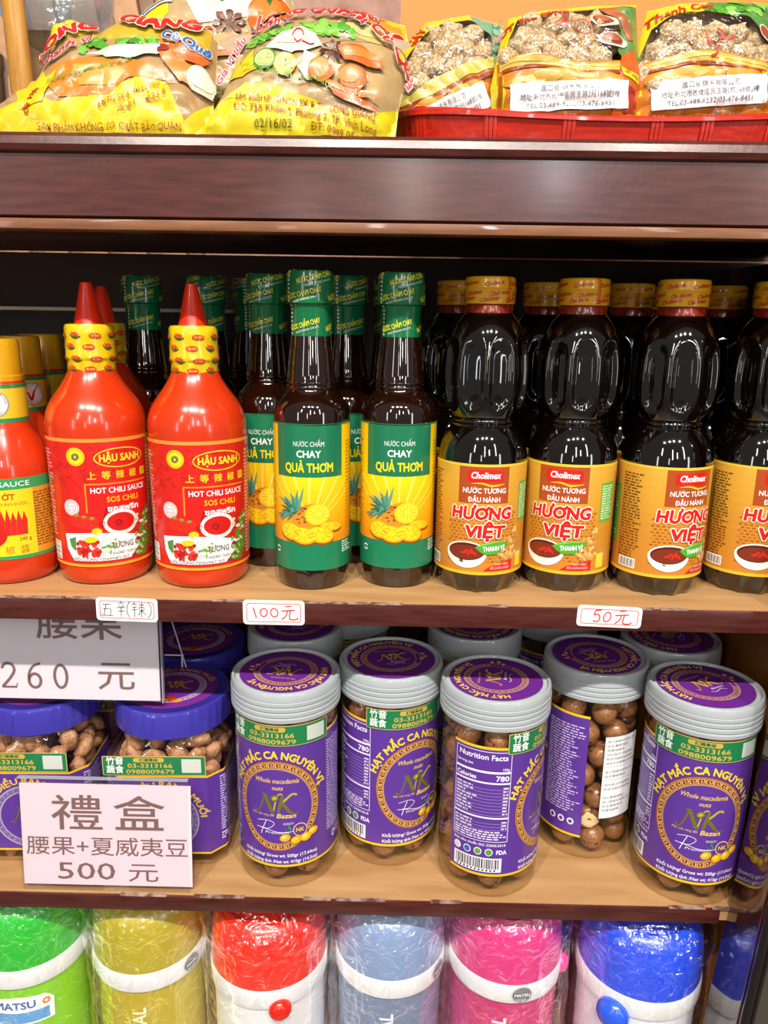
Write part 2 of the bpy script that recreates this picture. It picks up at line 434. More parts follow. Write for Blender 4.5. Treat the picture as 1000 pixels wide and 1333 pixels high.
link('side_panel', shear_right(boxmesh((0.3300, 0.0047, 1.1172, 0.350, 0.32, 1.4055), M_back)), shelf, 'upper side panel coloured dark to stand in for shade')  # same side wall, its upper part painted dark in place of the bay's shade
link('side_panel', boxmesh((XL - 0.02, 0.0, 0.0, XL, 0.33, 1.4125), M_side), shelf)
bm = bmesh.new(); box(bm, 0.2985, -0.044, 0.0, 0.40, 0.0045, 1.4055, 0.0012)
link('post', shear_right(finish(bm, M_lacq2)), shelf, 'glossy dark front post that mirrors the jars')
link('post_bead', shear_right(boxmesh((0.2995, -0.0475, 0.0, 0.3085, -0.0442, 1.4055), mat('black_bead', '#100a0a', 0.15, coat=1.0), 0.0012)), shelf, 'narrow black strip on the post')
link('post_face', shear_right(boxmesh((0.3092, -0.0500, 0.0, 0.40, -0.0442, 1.4055), mat('grey_brown_front', '#4a443c', 0.45, noise=(14, '#3a352e', 6, 0.3, 0.7)), 0.001)), shelf, 'grey brown outer face of the post')
link('post', boxmesh((XL - 0.06, -0.044, 0.0, XL, 0.0, 1.4055), M_lacq2), shelf)
link('plinth', boxmesh((XL, 0.01, 0.0, 0.2985, 0.32, 0.5), M_lacq), shelf)
# small dark bracket under the lowest visible shelf at the right
bm = bmesh.new(); v = [bm.verts.new(p) for p in ((0.300, 0.06, 0.8475), (0.3258, 0.06, 0.8475), (0.3258, 0.06, 0.80), (0.300, 0.16, 0.8475), (0.3258, 0.16, 0.8475), (0.3258, 0.16, 0.80))]
for f in ((0, 1, 2), (5, 4, 3), (0, 3, 4, 1), (1, 4, 5, 2), (0, 2, 5, 3)): bm.faces.new([v[i] for i in f])
link('bracket', finish(bm, M_lacq2, 0), shelf)

# ------------------------------------------------------------------ bottles
def lerpc(a, b, t):
    A, B = (H(a) if isinstance(a, str) else a), (H(b) if isinstance(b, str) else b); return tuple(A[i] + (B[i] - A[i]) * t for i in range(4))
def grad(A, x0, y0, x1, y1, stops, n=14, L=0):
    for i in range(n):
        t = (i + 0.5) / n; k = 0
        while k < len(stops) - 2 and t > stops[k + 1][0]: k += 1
        s = min(max((t - stops[k][0]) / (stops[k + 1][0] - stops[k][0]), 0), 1)
        A.rect(x0, y0 + (y1 - y0) * i / n, x1, y0 + (y1 - y0) * (i + 1) / n, lerpc(stops[k][1], stops[k + 1][1], s), L)

def facets(n, z1, amp):
    def f(r, z, t):
        wv = 1 - smooth01(z1 * 0.55, z1, z)
        return r - amp * wv * (0.5 - 0.5 * math.cos(n * t)) if z > 0.001 else r
    return f

M_soy = mat('dark_soy_bottle', '#070302', 0.06, coat=1.0, spec=0.7, coat_rough=0.02)
M_amber = mat('dark_amber_bottle', '#1a0803', 0.06, coat=1.0, spec=0.7, coat_rough=0.02)
M_chili = mat('chili_red_bottle', '#c9340e', 0.22, coat=0.6, sss=0.0, coat_rough=0.06)
M_nozzle = mat('red_nozzle', '#de2c0c', 0.3, coat=0.3, sss=0.1)
M_greencap = mat('green_shrink_cap', '#0b6a3c', 0.22, coat=0.7, bump=(160, 0.25))
M_goldcap = mat('gold_yellow_cap', '#d9a016', 0.28, coat=0.6, metal=0.1)
M_redneck = mat('red_neck', '#7a1c08', 0.25, coat=0.6)

# --- pineapple sauce bottle with green cap
QR = 0.0305
q_prof = [(0, 0.003), (0.022, 0.002), (0.0245, 0.0), (0.027, 0.001), (0.0295, 0.006), (0.0302, 0.012), (QR, 0.020), (QR, 0.060), (QR, 0.100), (QR, 0.138), (0.0303, 0.144), (0.0290, 0.148), (0.0262, 0.152), (0.0225, 0.1555), (0.0197, 0.1585), (0.0190, 0.160),
          (0.0200, 0.1615), (0.0200, 0.1625), (0.0190, 0.1638), (0.0200, 0.165), (0.0200, 0.166), (0.0189, 0.1675), (0.0186, 0.172), (0.0176, 0.182), (0.0162, 0.193), (0.0152, 0.202), (0.0150, 0.206)]
q_cap = [(0.0152, 0.2005), (0.0156, 0.2008), (0.0156, 0.222), (0.0162, 0.2242), (0.0181, 0.2252), (0.0184, 0.2275), (0.0180, 0.236), (0.0184, 0.238), (0.0180, 0.2398), (0.0178, 0.246), (0.0170, 0.2488), (0.0145, 0.2494), (0.0, 0.2494)]
def interp_prof(prof):
    zs = [p[1] for p in prof]; rs = [p[0] for p in prof]
    return lambda z: float(np.interp(z, zs, rs))
q_body_me = lathe(q_prof, M_amber, 56, facets(16, 0.020, 0.0012), 40)
q_cap_me = lathe(q_cap, M_greencap, 48, lambda r, z, t: r + 0.00015 * math.sin(9 * t + z * 400), 30)
A = Art()
for row, (v, kk) in enumerate(((206.5, 1), (213, 1), (229.2, 1.16), (241.2, 1.1))):
    for j in range(-1, 2):
        u = j * 32 + (row % 2) * 9 - 4
        if row == 1: continue
        A.text('NƯỚC CHẤM CHAY', u, v + 1.2, 3.7, '#e2dc30', 1, w=27, rot=15, bold=0.022)
        A.text('VEGETARIAN SAUCE', u + 2, v - 1.6, 1.6, '#cfe0d0', 1, w=20, rot=15)
for v in range(202, 248, 3): A.rect(-17.2, v, -15.6, v + 1.5, '#dfe8df', 1)
qcf = interp_prof(q_cap)
q_capart = A.build(lambda u, v, L: (lambda r, t: (r * math.sin(t), -r * math.cos(t), v * .001))(qcf(v * .001) + .0003, u * .001 / .0165), P_gloss, du=3, dv=3)
def pineapple(A, x, y, s):
    R = random.Random(3)
    def p(a, b): return (x + a * s, y + b * s)
    # slices
    for cx, cy, rx, ry, rot in ((-7, -9.5, 5.8, 4.2, -8), (-1.5, -11, 6.3, 4.2, -12), (6.5, -10.8, 6.6, 4.0, -14), (11.5, -7.3, 5.6, 2.2, -6)):
        A.ell(*p(cx, cy - .8), rx * s, ry * s, '#8f4a12', 2, 22, rot); A.ell(*p(cx, cy), rx * s * .98, ry * s * .97, '#e3a414', 3, 22, rot); A.ell(*p(cx, cy + .1), rx * s * .84, ry * s * .8, '#f6cf1e', 4, 20, rot)
        for k in range(8): t = k * .785 + .3; A.rib([p(cx + rx * .3 * math.cos(t), cy + ry * .3 * math.sin(t)), p(cx + rx * .75 * math.cos(t), cy + ry * .7 * math.sin(t))], .35 * s, '#e0a010', 5)
    # body
    A.ell(*p(2, -2.5), 8.6 * s, 5.6 * s, '#a3551a', 2, 28, 20); A.ell(*p(1.6, -2.2), 8.3 * s, 5.3 * s, '#d08a24', 3, 28, 20)
    for k in range(26): A.ell(*p(-5 + 7 * R.random(), -5.5 + 7.5 * R.random()), .5 * s, .4 * s, '#8b4a18', 4, 6)
    A.ell(*p(5.2, -1.4), 5.6 * s, 4.9 * s, '#f4c818', 5, 26, 12); A.ell(*p(5.4, -1.3), 4.6 * s, 3.9 * s, '#fade38', 6, 24, 12)
    for k in range(12): t = k * .5236; A.rib([p(5.4 + 1.4 * math.cos(t), -1.3 + 1.2 * math.sin(t)), p(5.4 + 4.2 * math.cos(t), -1.3 + 3.6 * math.sin(t))], .3 * s, '#e3aa14', 7)
    # crown
    for k in range(26):
        a = math.radians(75 + k * 6.2); ln = R.uniform(6, 11.5); bx, by = -4.5 + R.uniform(-1, 1), 0.5 + R.uniform(-1.2, 1.2)
        ex, ey = bx + ln * math.cos(a) * 1.0, by + ln * math.sin(a); nx, ny = -math.sin(a) * .9, math.cos(a) * .9
        c = R.choice(['#3f7d68', '#5c9884', '#2d6150', '#79ab98', '#4c8a76'])
        A.poly([p(bx + nx, by + ny), p(bx - nx, by - ny), p((bx + ex) / 2 - nx * .7, (by + ey) / 2 - ny * .7), p(ex, ey), p((bx + ex) / 2 + nx * .7, (by + ey) / 2 + ny * .7)], c, 5 + k % 3)
A = Art(); HW = 88
grad(A, -HW, 41, HW, 135.5, [(0, '#e38a12'), (0.25, '#efae12'), (0.55, '#f3d30e'), (1, '#f5c40e')], 20, 0)
A.rect(-HW, 18, HW, 41, '#187a53', 0); A.rect(-HW, 134.3, HW, 135.5, '#187a53', 1)
for k in range(9):
    t = (k - 4) * 11; A.poly([(t * .35 - .4, 66), (t * .35 + .4, 66), (t * 1.1 + 1.6, 94), (t * 1.1 - .4, 94)], '#f8e25a', 1)
A.rect(-28.5, 94, 28.5, 135.2, '#15704c', 1)
A.text('NƯỚC CHẤM', 0, 118.3, 3.7, '#e8f2ea', 2, w=24); A.text('CHAY', 0, 109.8, 5.2, '#ffffff', 2, w=19, bold=0.02)
A.text('QUẢ THƠM', 0, 98.2, 6.8, '#f6d80e', 2, w=39, bold=0.03)
pineapple(A, -2.5, 67, 1.78)
for sx in (-30, 41):
    A.ring(sx, 33, 2.6, 2.6, .9, '#ffffff', 1, 16, 20, 160); A.ring(sx, 33, 2.6, 2.6, .9, '#ffffff', 1, 16, 200, 340)
A.lines(29, 30, 40, 40, 5, '#dfeee4', 1, 3)
for sgn in (-1, 1): A.lines(sgn * 34 if sgn > 0 else -58, 48, 58 if sgn > 0 else -34, 122, 26, '#c98d12', 1, 5 + sgn)
q_label = A.build(cyl(QR), P_lab, du=3, dv=None)
def make_pine():
    t = thing('sauce_bottle', '', 'bottle', group='green capped pineapple sauce bottles')
    b = link('body', q_body_me, t); c = link('cap', q_cap_me, t); link('cap_print', q_capart, c); link('label', q_label, t)
    return t
pine = make_pine()
pine_spots = [
    (-0.0655, 0.0545, 0.02, 'green capped pineapple sauce bottle in front, nearest the squeezy chili bottles'),
    (0.0045, 0.0640, 0.03, 'green capped pineapple sauce bottle in front, nearest the soy sauce bottles'),
    (-0.1080, 0.1120, -0.10, 'green capped pineapple sauce bottle half hidden behind the right squeezy chili bottle'),
    (-0.0420, 0.1240, 0.6, 'green capped pineapple sauce bottle hidden behind the front left pineapple bottle'),
    (-0.0030, 0.1700, -0.5, 'dark green capped bottle behind the pineapple bottle nearest the soy sauce'),
    (-0.2380, 0.1850, 0.4, 'green capped bottle in the dark between the two squeezy chili bottles'),
    (-0.1730, 0.1700, -1.2, 'green capped bottle in the dark just behind the red nozzle of the right chili bottle'),
    (-0.1420, 0.2150, 0.9, 'green capped bottle farthest back, left of the half hidden pineapple bottle'),
]
for i, (x, y, r, lb) in enumerate(pine_spots):
    if i == 0: pine.location = (x, y, ZB); pine.rotation_euler.z = r; pine['label'] = lb
    else: dup(pine, (x, y, ZB), r, lb)

# --- soy sauce bottle
SR = 0.0360
s_prof = [(0, 0.003), (0.024, 0.002), (0.027, 0.0), (0.0298, 0.001), (0.0325, 0.006), (0.0348, 0.014), (0.0357, 0.018), (SR, 0.021), (SR, 0.05), (SR, 0.085), (SR, 0.107), (0.0356, 0.112), (0.0338, 0.120), (0.0305, 0.127), (0.0272, 0.1315), (0.0256, 0.1335),
          (0.0265, 0.1345), (0.0265, 0.1355), (0.0250, 0.1365), (0.0262, 0.1378), (0.0262, 0.1388), (0.0249, 0.1400), (0.0262, 0.1415), (0.0270, 0.1432)]
s_prof += sm([(0.0270, 0.1432), (0.0300, 0.150), (0.0322, 0.158), (0.0331, 0.168), (0.0330, 0.180), (0.0318, 0.192), (0.0290, 0.203), (0.0245, 0.212), (0.0205, 0.2175), (0.0180, 0.2200)], 3)[1:]
s_prof += [(0.0172, 0.2215), (0.0172, 0.228)]
# refine between z .143 and .205 for the flutes
def soy_mod(r, z, t):
    if z < 0.020:
        wv = 1 - smooth01(0.012, 0.020, z); return r - 0.0022 * wv * abs(math.sin(6 * t)) if z > 0.0008 else r
    if 0.143 < z < 0.207:
        u = (t * 9 / (2 * PI)) % 1.0; du = abs(u - 0.5) * 2       # 0 at panel centre, 1 at ridge
        top = 0.203 - 0.010 * du ** 2; bot = 0.1465 + 0.010 * du ** 2
        wz = smooth01(bot, bot + 0.006, z) * (1 - smooth01(top - 0.012, top, z))
        return r - 0.0042 * wz * (1 - smooth01(0.55, 0.86, du))
    return r
s_body = lathe(s_prof, M_soy, 180, soy_mod, 55)
s_cap = [(0.0176, 0.2265), (0.0193, 0.2268), (0.0196, 0.2285), (0.0196, 0.2375), (0.0200, 0.2382), (0.0196, 0.239), (0.0194, 0.2445), (0.0186, 0.2464), (0.0165, 0.2470), (0, 0.2470)]
s_cap_me = lathe(s_cap, M_goldcap, 48, None, 30)
s_ring_me = lathe([(0.0172, 0.2195), (0.0183, 0.2200), (0.0183, 0.2255), (0.0174, 0.2268)], M_redneck, 40)
A = Art()
for v, o in ((229.0, 0), (233.4, 7), (240.5, 3)):
    for j in range(-3, 3): A.text('Cholimex', j * 19.5 + o, v, 2.9, '#c41a10', 1, w=15, rot=8, bold=0.02, shear=0.25)
for v in np.arange(227.2, 246, 2.0): A.poly([(14, v), (15.5, v + 1.2), (17, v), (17, v + .9), (15.5, v + 2.1), (14, v + .9)], '#c41a10', 1)
scf = interp_prof(s_cap[1:])
s_capart = A.build(lambda u, v, L: (lambda r, t: (r * math.sin(t), -r * math.cos(t), v * .001))(scf(v * .001) + .0003, u * .001 / .0196), P_gloss, du=3, dv=2)
A = Art(); HW = 92
grad(A, -HW, 17.5, HW, 107, [(0, '#c8802c'), (0.4, '#c98a2c'), (0.7, '#d39a32'), (1, '#d9a63a')], 12, 0)
A.rect(-HW, 17.5, HW, 20, '#e9b92a', 1); A.rect(-HW, 105, HW, 107, '#e6c23c', 1)
R = random.Random(2)
for i in range(16): # woven mat
    for j in range(14):
        A.rect(-26 + j * 4 + (i % 2) * 2, 28 + i * 2.6, -23.4 + j * 4 + (i % 2) * 2, 29.4 + i * 2.6, R.choice(['#b5651c', '#c27828', '#a95a16']), 1)
A.rect(-18, 76, 22, 105, '#a8481a', 1)
A.rrect(-11.5, 93, 17, 102.6, 2.2, '#d81a12', 2); A.text('Cholimex', 2.8, 96, 4.9, '#ffffff', 3, w=23, bold=0.03, shear=0.15)
A.curve([(-8, 91.6), (0, 92.2), (8, 90.2), (18, 91.6)], [.3, .5, .8, 1.1, 1.3, 1.4, 1.5, 1.5, 1.5, 1.3, 1.0, .7, .4], '#f2c020', 3)
A.text('NƯỚC TƯƠNG', 2.5, 84.3, 3.9, '#ffffff', 2, w=34, bold=0.015); A.text('ĐẬU NÀNH', 2.5, 77.2, 3.9, '#ffffff', 2, w=25, bold=0.015)
# soybeans
for i in range(90):
    x, y = R.uniform(14, 33), R.uniform(30, 62)
    if y < 62 - (33 - x) * 1.2: A.ell(x, y, 1.6, 1.3, R.choice(['#e2b064', '#cf9a4c', '#edc27c', '#c48a40']), 2 + i % 2, 8, R.uniform(0, 90))
A.text('HƯƠNG', 1.0, 63.5, 9.2, '#d51c14', 5, w=48, bold=0.05, shear=0.08, out=('#fbeee0', 0.055)); A.text('VIỆT', 4.0, 48.8, 9.2, '#d51c14', 7, w=32, bold=0.05, shear=0.08, out=('#fbeee0', 0.055))
# bowl
A.ell(-10, 36, 16.5, 9, '#f1ebe2', 4, 30); P_ = [(-26.5, 36)] + [(-10 - 16.5 * math.cos(t), 36 - 13 * math.sin(t)) for t in np.linspace(0.05, PI - .05, 18)] + [(6.5, 36)]
A.poly(P_, '#f4efe8', 4); A.ell(-10, 36.6, 14.6, 7.2, '#5a1c10', 5, 28); A.ell(-10, 36, 13.5, 5.9, '#7c2d18', 6, 26)
for k in range(5): A.ell(-12 + k * 2.2, 35.5 + (k % 2) * 1.6, 2.4, 1.0, '#cf2a18', 7, 10, k * 33)
A.poly([(-3, 40.5), (3, 44), (12, 45.5), (24, 44.8), (21, 40), (14, 35), (5, 34.5), (1, 37)], '#4fa52c', 8); A.poly([(-3, 40.5), (3, 44), (12, 45.5), (24, 44.8), (12, 44.4)], '#7cc450', 9)
A.text('THANH VỊ', 12, 38.0, 3.7, '#ffffff', 9, w=17.5, bold=0.03, rot=4)
A.poly([(4, 21), (29, 21), (29, 28.8), (20, 28), (9, 24.6)], '#cf1e16', 3); A.text('CHAY MẶN', 19, 25.4, 1.7, '#f5ddd0', 4, w=12); A.text('ĐỀU DÙNG ĐƯỢC', 18, 22.4, 1.7, '#f5ddd0', 4, w=17)
# side panels
A.rect(34, 60, 50, 92, '#5fae3a', 1); A.lines(35, 62, 49, 90, 14, '#cfeabd', 2, 9); A.rect(34, 22, 42, 34, '#e6d23a', 1)
A.lines(-54, 30, -34, 100, 30, '#7b4a14', 1, 4); A.rect(52, 22, 88, 100, '#c9892c', 1); A.lines(54, 26, 86, 98, 26, '#8a5416', 2, 6)
A.rect(-84, 40, -58, 88, '#5fae3a', 1); A.lines(-82, 44, -60, 84, 14, '#cfeabd', 2, 19)
A.rrect(-52, 22, -36, 30, .6, '#ffffff', 2)
for k in range(14): A.rect(-51 + k * 1.05, 22.8, -51 + k * 1.05 + (.3 + .4 * ((k * 7) % 3) / 2), 29.2, '#222222', 3)
s_label = A.build(cyl(SR), P_lab, du=3)
soy = thing('soy_sauce_bottle', '', 'bottle', group='soy sauce bottles')
link('body', s_body, soy); c = link('cap', s_cap_me, soy); link('cap_print', s_capart, c); link('neck_ring', s_ring_me, soy); link('label', s_label, soy)
soy_spots = [(0.0730, 0.0585, -0.10, 'front soy sauce bottle standing next to the pineapple sauce bottles'), (0.1468, 0.0640, -0.42, 'front soy sauce bottle second from the pineapple sauce, its label turned left'),
             (0.2222, 0.0590, 0.22, 'front soy sauce bottle behind the 50 yuan price tag, a green side panel showing'), (0.3010, 0.0670, 0.05, 'front soy sauce bottle cut by the right edge of the photo'),
             (0.0555, 0.1330, 0.5, 'soy sauce bottle in the second row, behind the one beside the pineapple sauce'), (0.1310, 0.1400, 1.5, 'soy sauce bottle in the second row, its cap left of the second front cap'),
             (0.2045, 0.1350, -0.8, 'soy sauce bottle in the second row, left behind the bottle over the 50 yuan tag'), (0.2900, 0.1500, 2.2, 'soy sauce bottle in the second row, behind the gap before the edge bottle'),
             (0.2440, 0.2150, 1.2, 'soy sauce bottle in the third row, behind the one over the 50 yuan tag')]
for i, (x, y, r, lb) in enumerate(soy_spots):
    if i == 0: soy.location = (x, y, ZB); soy.rotation_euler.z = r; soy['label'] = lb
    else: dup(soy, (x, y, ZB), r, lb)

# --- squeezy chili sauce bottle with red nozzle
c_prof = [(0, 0.003), (0.028, 0.002), (0.031, 0.0), (0.0345, 0.0015), (0.0368, 0.006), (0.0378, 0.012), (0.0382, 0.018), (0.0384, 0.05), (0.0388, 0.09), (0.0392, 0.122), (0.0394, 0.128)]
c_prof += sm([(0.0394, 0.128), (0.0390, 0.133), (0.0376, 0.139), (0.0350, 0.1450), (0.0314, 0.1506), (0.0274, 0.1560), (0.0237, 0.1612), (0.0207, 0.1662), (0.0187, 0.1705)], 3)[1:]
c_prof += [(0.0178, 0.174)]
c_body = lathe(c_prof, M_chili, 56, lambda r, z, t: r * (1 + 0.004 * math.sin(2 * t + z * 60)), 60)
c_capp = [(0.0176, 0.1670), (0.0184, 0.1674), (0.0182, 0.179), (0.0188, 0.1800), (0.0194, 0.1815), (0.0190, 0.184), (0.0186, 0.1965), (0.0190, 0.1985), (0.0186, 0.2045), (0.0176, 0.2066), (0.0140, 0.2072), (0.0112, 0.2072)]
M_ycap = mat('yellow_shrink_cap', '#e2bc12', 0.25, coat=0.6, bump=(150, 0.2))
c_cap = lathe(c_capp, M_ycap, 48, lambda r, z, t: r + 0.0002 * math.sin(11 * t + z * 700), 30)
c_noz = lathe([(0.0116, 0.2070), (0.0112, 0.2078), (0.0046, 0.2370), (0.0042, 0.2384), (0.0028, 0.2386), (0.0025, 0.2372), (0, 0.2370)], M_nozzle, 32)
A = Art()
for v, o in ((171, 0), (178.5, 5), (188, 0), (196.5, 5)):
    for j in range(-4, 4):
        u = j * 15 + o
        if j % 2 == 0:
            A.ell(u, v + 1.8, 4.6, 2.2, '#c8281a', 1, 18); A.text('HẬU SANH', u, v + 1.0, 1.6, '#f0c83c', 2, w=6.6, bold=0.02)
        else:
            A.curve([(u - 4.5, v + 3.5), (u - 2, v + .8), (u + 1.5, v + .3), (u + 4.5, v + 1.6)], 1.5, '#1f5a2a', 1, True); A.curve([(u - 3, v + 4.6), (u, v + 2.4), (u + 3.2, v + 3.2)], 1.9, '#d8321c', 2, True); A.ell(u + .5, v + 3.2, 1.8, 1.5, '#e8542a', 2, 10)
ccf = interp_prof(c_capp[1:-2])
c_capart = A.build(lambda u, v, L: (lambda r, t: (r * math.sin(t), -r * math.cos(t), v * .001))(ccf(v * .001) + .0003, u * .001 / .0188), P_gloss, du=3, dv=2)
A = Art(); HW = 95
A.rect(-HW, 17, HW, 121, '#cf1f17', 0); A.rect(-HW, 17, HW, 19.2, '#f0a02c', 1); A.rect(-HW, 118.2, HW, 121, '#f0913a', 1)
R = random.Random(7)
for i in range(60):
    x, y = R.uniform(-36, 36), R.uniform(78, 116); a = R.uniform(0, 6.28); l = R.uniform(1.5, 4)
    A.curve([(x, y), (x + l * math.cos(a), y + l * math.sin(a)), (x + l * 1.6 * math.cos(a + .7), y + l * 1.6 * math.sin(a + .7))], .5, R.choice(['#a81410', '#e23a24']), 1)
A.ell(-15, 107, 7.2, 7.2, '#f2d21a', 2, 26); A.ring(-15, 107, 6.4, 6.4, .4, '#b58a0a', 3, 24)
# small animal-like emblem shown as grey strokes
for q in range(14):
    t = q * .45; A.curve([(-15 + 3.2 * math.cos(t), 107 + 3 * math.sin(t)), (-15 + 1.2 * math.cos(t + 1), 107 + 1.6 * math.sin(t + 1)), (-15 + 2.6 * math.cos(t + 2), 107 + 2.2 * math.sin(t + 2))], .6, '#6a6a4a', 4)
A.ring(19, 105.5, 20.5, 8.0, 1.0, '#f4c622', 2, 40); A.text('HẬU SANH', 19, 102.8, 5.6, '#f8dc34', 3, w=33, bold=0.035)
for k, ch in enumerate('上等辣椒醬'): A.text(ch, -4 + k * 10.8, 89.3, 4.9, '#f0d02a', 2, w=6.6, bold=0.015)
A.rect(-10, 84.5, 42, 85.6, '#e88a2c', 2); A.rect(-10, 62, -8.8, 85.6, '#e88a2c', 2); A.rect(-8.8, 60, 42, 84.5, '#d51a16', 2)
A.text('HOT CHILI SAUCE', 17, 77.8, 4.3, '#ffffff', 3, w=45, bold=0.015); A.text('SOS CHILI', 19, 70.2, 4.3, '#f2c21e', 3, w=26, bold=0.015); A.text('ซอสพริก', 19, 62.6, 4.2, '#ffffff', 3, w=26, bold=0.03)
A.ell(-22, 66, 6.6, 6.6, '#f6eeee', 2, 26); A.ring(-22, 66, 6.0, 6.0, .5, '#c8281e', 3, 26); A.ring(-22, 66, 4.2, 4.2, .4, '#c8281e', 3, 22); A.text('AN TOÀN', -22, 66.3, 1.3, '#c8281e', 3, w=6); A.text('CHẤT LƯỢNG', -22, 63.6, 1.1, '#c8281e', 3, w=6.4)
for q in range(3):
    A.ell(-18 + q * 6, 55 - q * 1.2, 7, 5.4, '#d4281a', 2, 20); A.poly([(-18 + q * 6 + 3 * math.cos(t) * (1 if i % 2 else .4), 60 - q * 1.2 + 1.8 * math.sin(t) * (1 if i % 2 else .4)) for i, t in enumerate(np.linspace(0, 6.283, 11)[:-1])], '#7a9a3a', 3)
# sauce dish
A.ell(16, 53, 14.0, 10.5, '#e9e2da', 3, 34); A.ell(16, 54, 12.2, 8.8, '#f4efea', 4, 32); A.ell(16, 53.4, 11.2, 7.6, '#cc1512', 5, 32); A.ell(-3, 46.5, 4, 3, '#e8c81c', 4, 14)
A.poly([(28, 22), (44, 22), (44, 64), (38, 58), (32, 44), (28, 36)], '#5d8a2c', 3)
for i in range(44): x, y = R.uniform(28, 43), R.uniform(24, 58); A.ell(x, y, R.uniform(1.2, 3), R.uniform(.8, 2), R.choice(['#c83a20', '#7ea63a', '#e2e0c8', '#b02a16', '#9fbf5a']), 4 + i % 3, 9, R.uniform(0, 180))
# white bowl
P_ = [(-30, 44)] + [(-30 + 62 * t, 44 + 3.2 * math.sin(PI * t) - 4 * t) for t in np.linspace(.05, .95, 12)] + [(33, 39), (30, 30), (22, 22), (-24, 22), (-29, 32)]
A.poly(P_, '#eef0f0', 4)
A.ell(-7, 34, 14.5, 8.2, '#c9cfd2', 5, 30, -6)
for i in range(60): A.ell(-10 + R.uniform(-10, 8), 32.5 + R.uniform(-6, 6), R.uniform(1.2, 2.6), R.uniform(1, 1.8), R.choice(['#c8231a', '#a81814', '#d8402a']), 6 + i % 2, 9, R.uniform(0, 180))
for i in range(26): A.ell(6 + R.uniform(-6, 9), 34 + R.uniform(-6, 6), 2.2, .9, R.choice(['#6f9a38', '#e9e6da', '#85ad4c', '#dcd9cc']), 6 + i % 2, 8, R.uniform(0, 180))
A.ell(-8, 40, 5, 2.6, '#ecc81a', 8, 16, 5); A.poly([(-26, 40), (-20, 42), (-21, 30), (-25, 34)], '#4f8a3c', 7)
A.text('TƯƠNG ỚT', 20, 32.3, 4.6, '#3c3230', 9, w=26); A.text('(ĐẶC BIỆT THƠM NGON)', 20, 27.0, 2.0, '#4c4240', 9, w=25); A.text('KHỐI LƯỢNG TỊNH/NET WT: 500g', 2, 22.8, 2.1, '#3c2a28', 9, w=54)
A.lines(-60, 40, -40, 112, 26, '#f0b0a0', 1, 12); A.lines(46, 24, 66, 112, 30, '#f0b0a0', 1, 13); A.rrect(-50, 21, -38, 36, .5, '#ffffff', 2)
for k in range(10): A.rect(-49 , 22 + k * 1.35, -39, 22 + k * 1.35 + .35 + .35 * (k % 3 == 0), '#222222', 3)
# hand-written number
A.curve([(6, 67), (4.6, 63), (2.8, 58)], .5, '#2a1a1a', 12); A.ring(1.5, 53.0, 2.4, 2.0, .45, '#2a1a1a', 12, 20, 0, 330); A.curve([(11, 53), (13.4, 55.4), (16, 53.6), (14.5, 51.4), (11.5, 52)], .5, '#2a1a1a', 12)
clf = interp_prof(c_prof[6:11])
c_label = A.build(lambda u, v, L: (lambda r, t: (r * math.sin(t), -r * math.cos(t), v * .001))(clf(v * .001) + .0004, u * .001 / .0388), P_lab, du=3, dv=12)
chili = thing('chili_sauce_bottle', 'left one of the two tall red squeezy chili sauce bottles with pointed nozzle', 'bottle', (-0.2430, 0.0640, ZB), 0.30, 'squeezy chili sauce bottles')
link('body', c_body, chili); c = link('cap', c_cap, chili, 'yellow shrink-wrapped cap'); link('nozzle', c_noz, c); link('cap_print', c_capart, c); link('label', c_label, chili)
dup(chili, (-0.1590, 0.0600, ZB), 0.16, 'right one of the two tall red squeezy chili sauce bottles with pointed nozzle')
dup(chili, (-0.2650, 0.1550, ZB), 0.9, 'red squeezy chili sauce bottle in the dark behind the left nozzle bottle')

# --- small chili sauce bottle with gold cap
m_prof = [(0, 0.003), (0.026, 0.002), (0.029, 0.0), (0.0325, 0.001), (0.035, 0.005), (0.0362, 0.012), (0.0366, 0.020), (0.0366, 0.05), (0.0364, 0.088)]
m_prof += sm([(0.0364, 0.088), (0.0358, 0.096), (0.0338, 0.104), (0.0305, 0.112), (0.0270, 0.119), (0.0240, 0.1245), (0.0222, 0.129)], 3)[1:] + [(0.0218, 0.133), (0.0215, 0.158), (0.0205, 0.164)]
m_body = lathe(m_prof, M_chili, 56, None, 60)
m_cap = lathe([(0.0206, 0.1620), (0.0209, 0.1622), (0.0209, 0.166), (0.0204, 0.1668), (0.0198, 0.1925), (0.0190, 0.1945), (0.0165, 0.1950), (0, 0.1950)], M_goldcap, 48, lambda r, z, t: r + (0.00012 * math.cos(60 * t) if .167 < z < .193 else 0), 30)
A = Art()
A.rect(-66, 130, 66, 160, '#e6c42a', 0); A.rect(-66, 130, 66, 133.4, '#1f8a50', 1); A.rect(-66, 157, 66, 160, '#1f8a50', 1)
A.ring(9, 145, 10.5, 10.5, 1.1, '#9a9aa0', 1, 36); A.ell(9, 145, 9.3, 9.3, '#f5f0ea', 1, 32)
A.curve([(4.5, 147), (7.5, 140), (10, 147), (14.5, 153)], [1.2, 1.4, 1.7, 2, 2, 2, 2, 2, 1.7, 1.4, 1.1, .8, .5], '#d01c1c', 2)
arc = lambda rr, cx, cy, s: (lambda X, Y: (cx + (rr + Y * s) * math.sin(X / rr * s), cy + s * (rr + Y * s) * math.cos(X / rr * s)))
A.text('HÀNG VIỆT NAM', 0, 0, 2.0, '#7a7a80', 2, w=22, warp=arc(7.0, 9, 145, 1)); A.text('CHẤT LƯỢNG', 0, 0, 1.8, '#d01c1c', 2, w=14, warp=arc(8.8, 9, 145, -1))
m_neck = A.build(cyl(0.0218), P_lab, du=3)
A = Art(); HW = 90
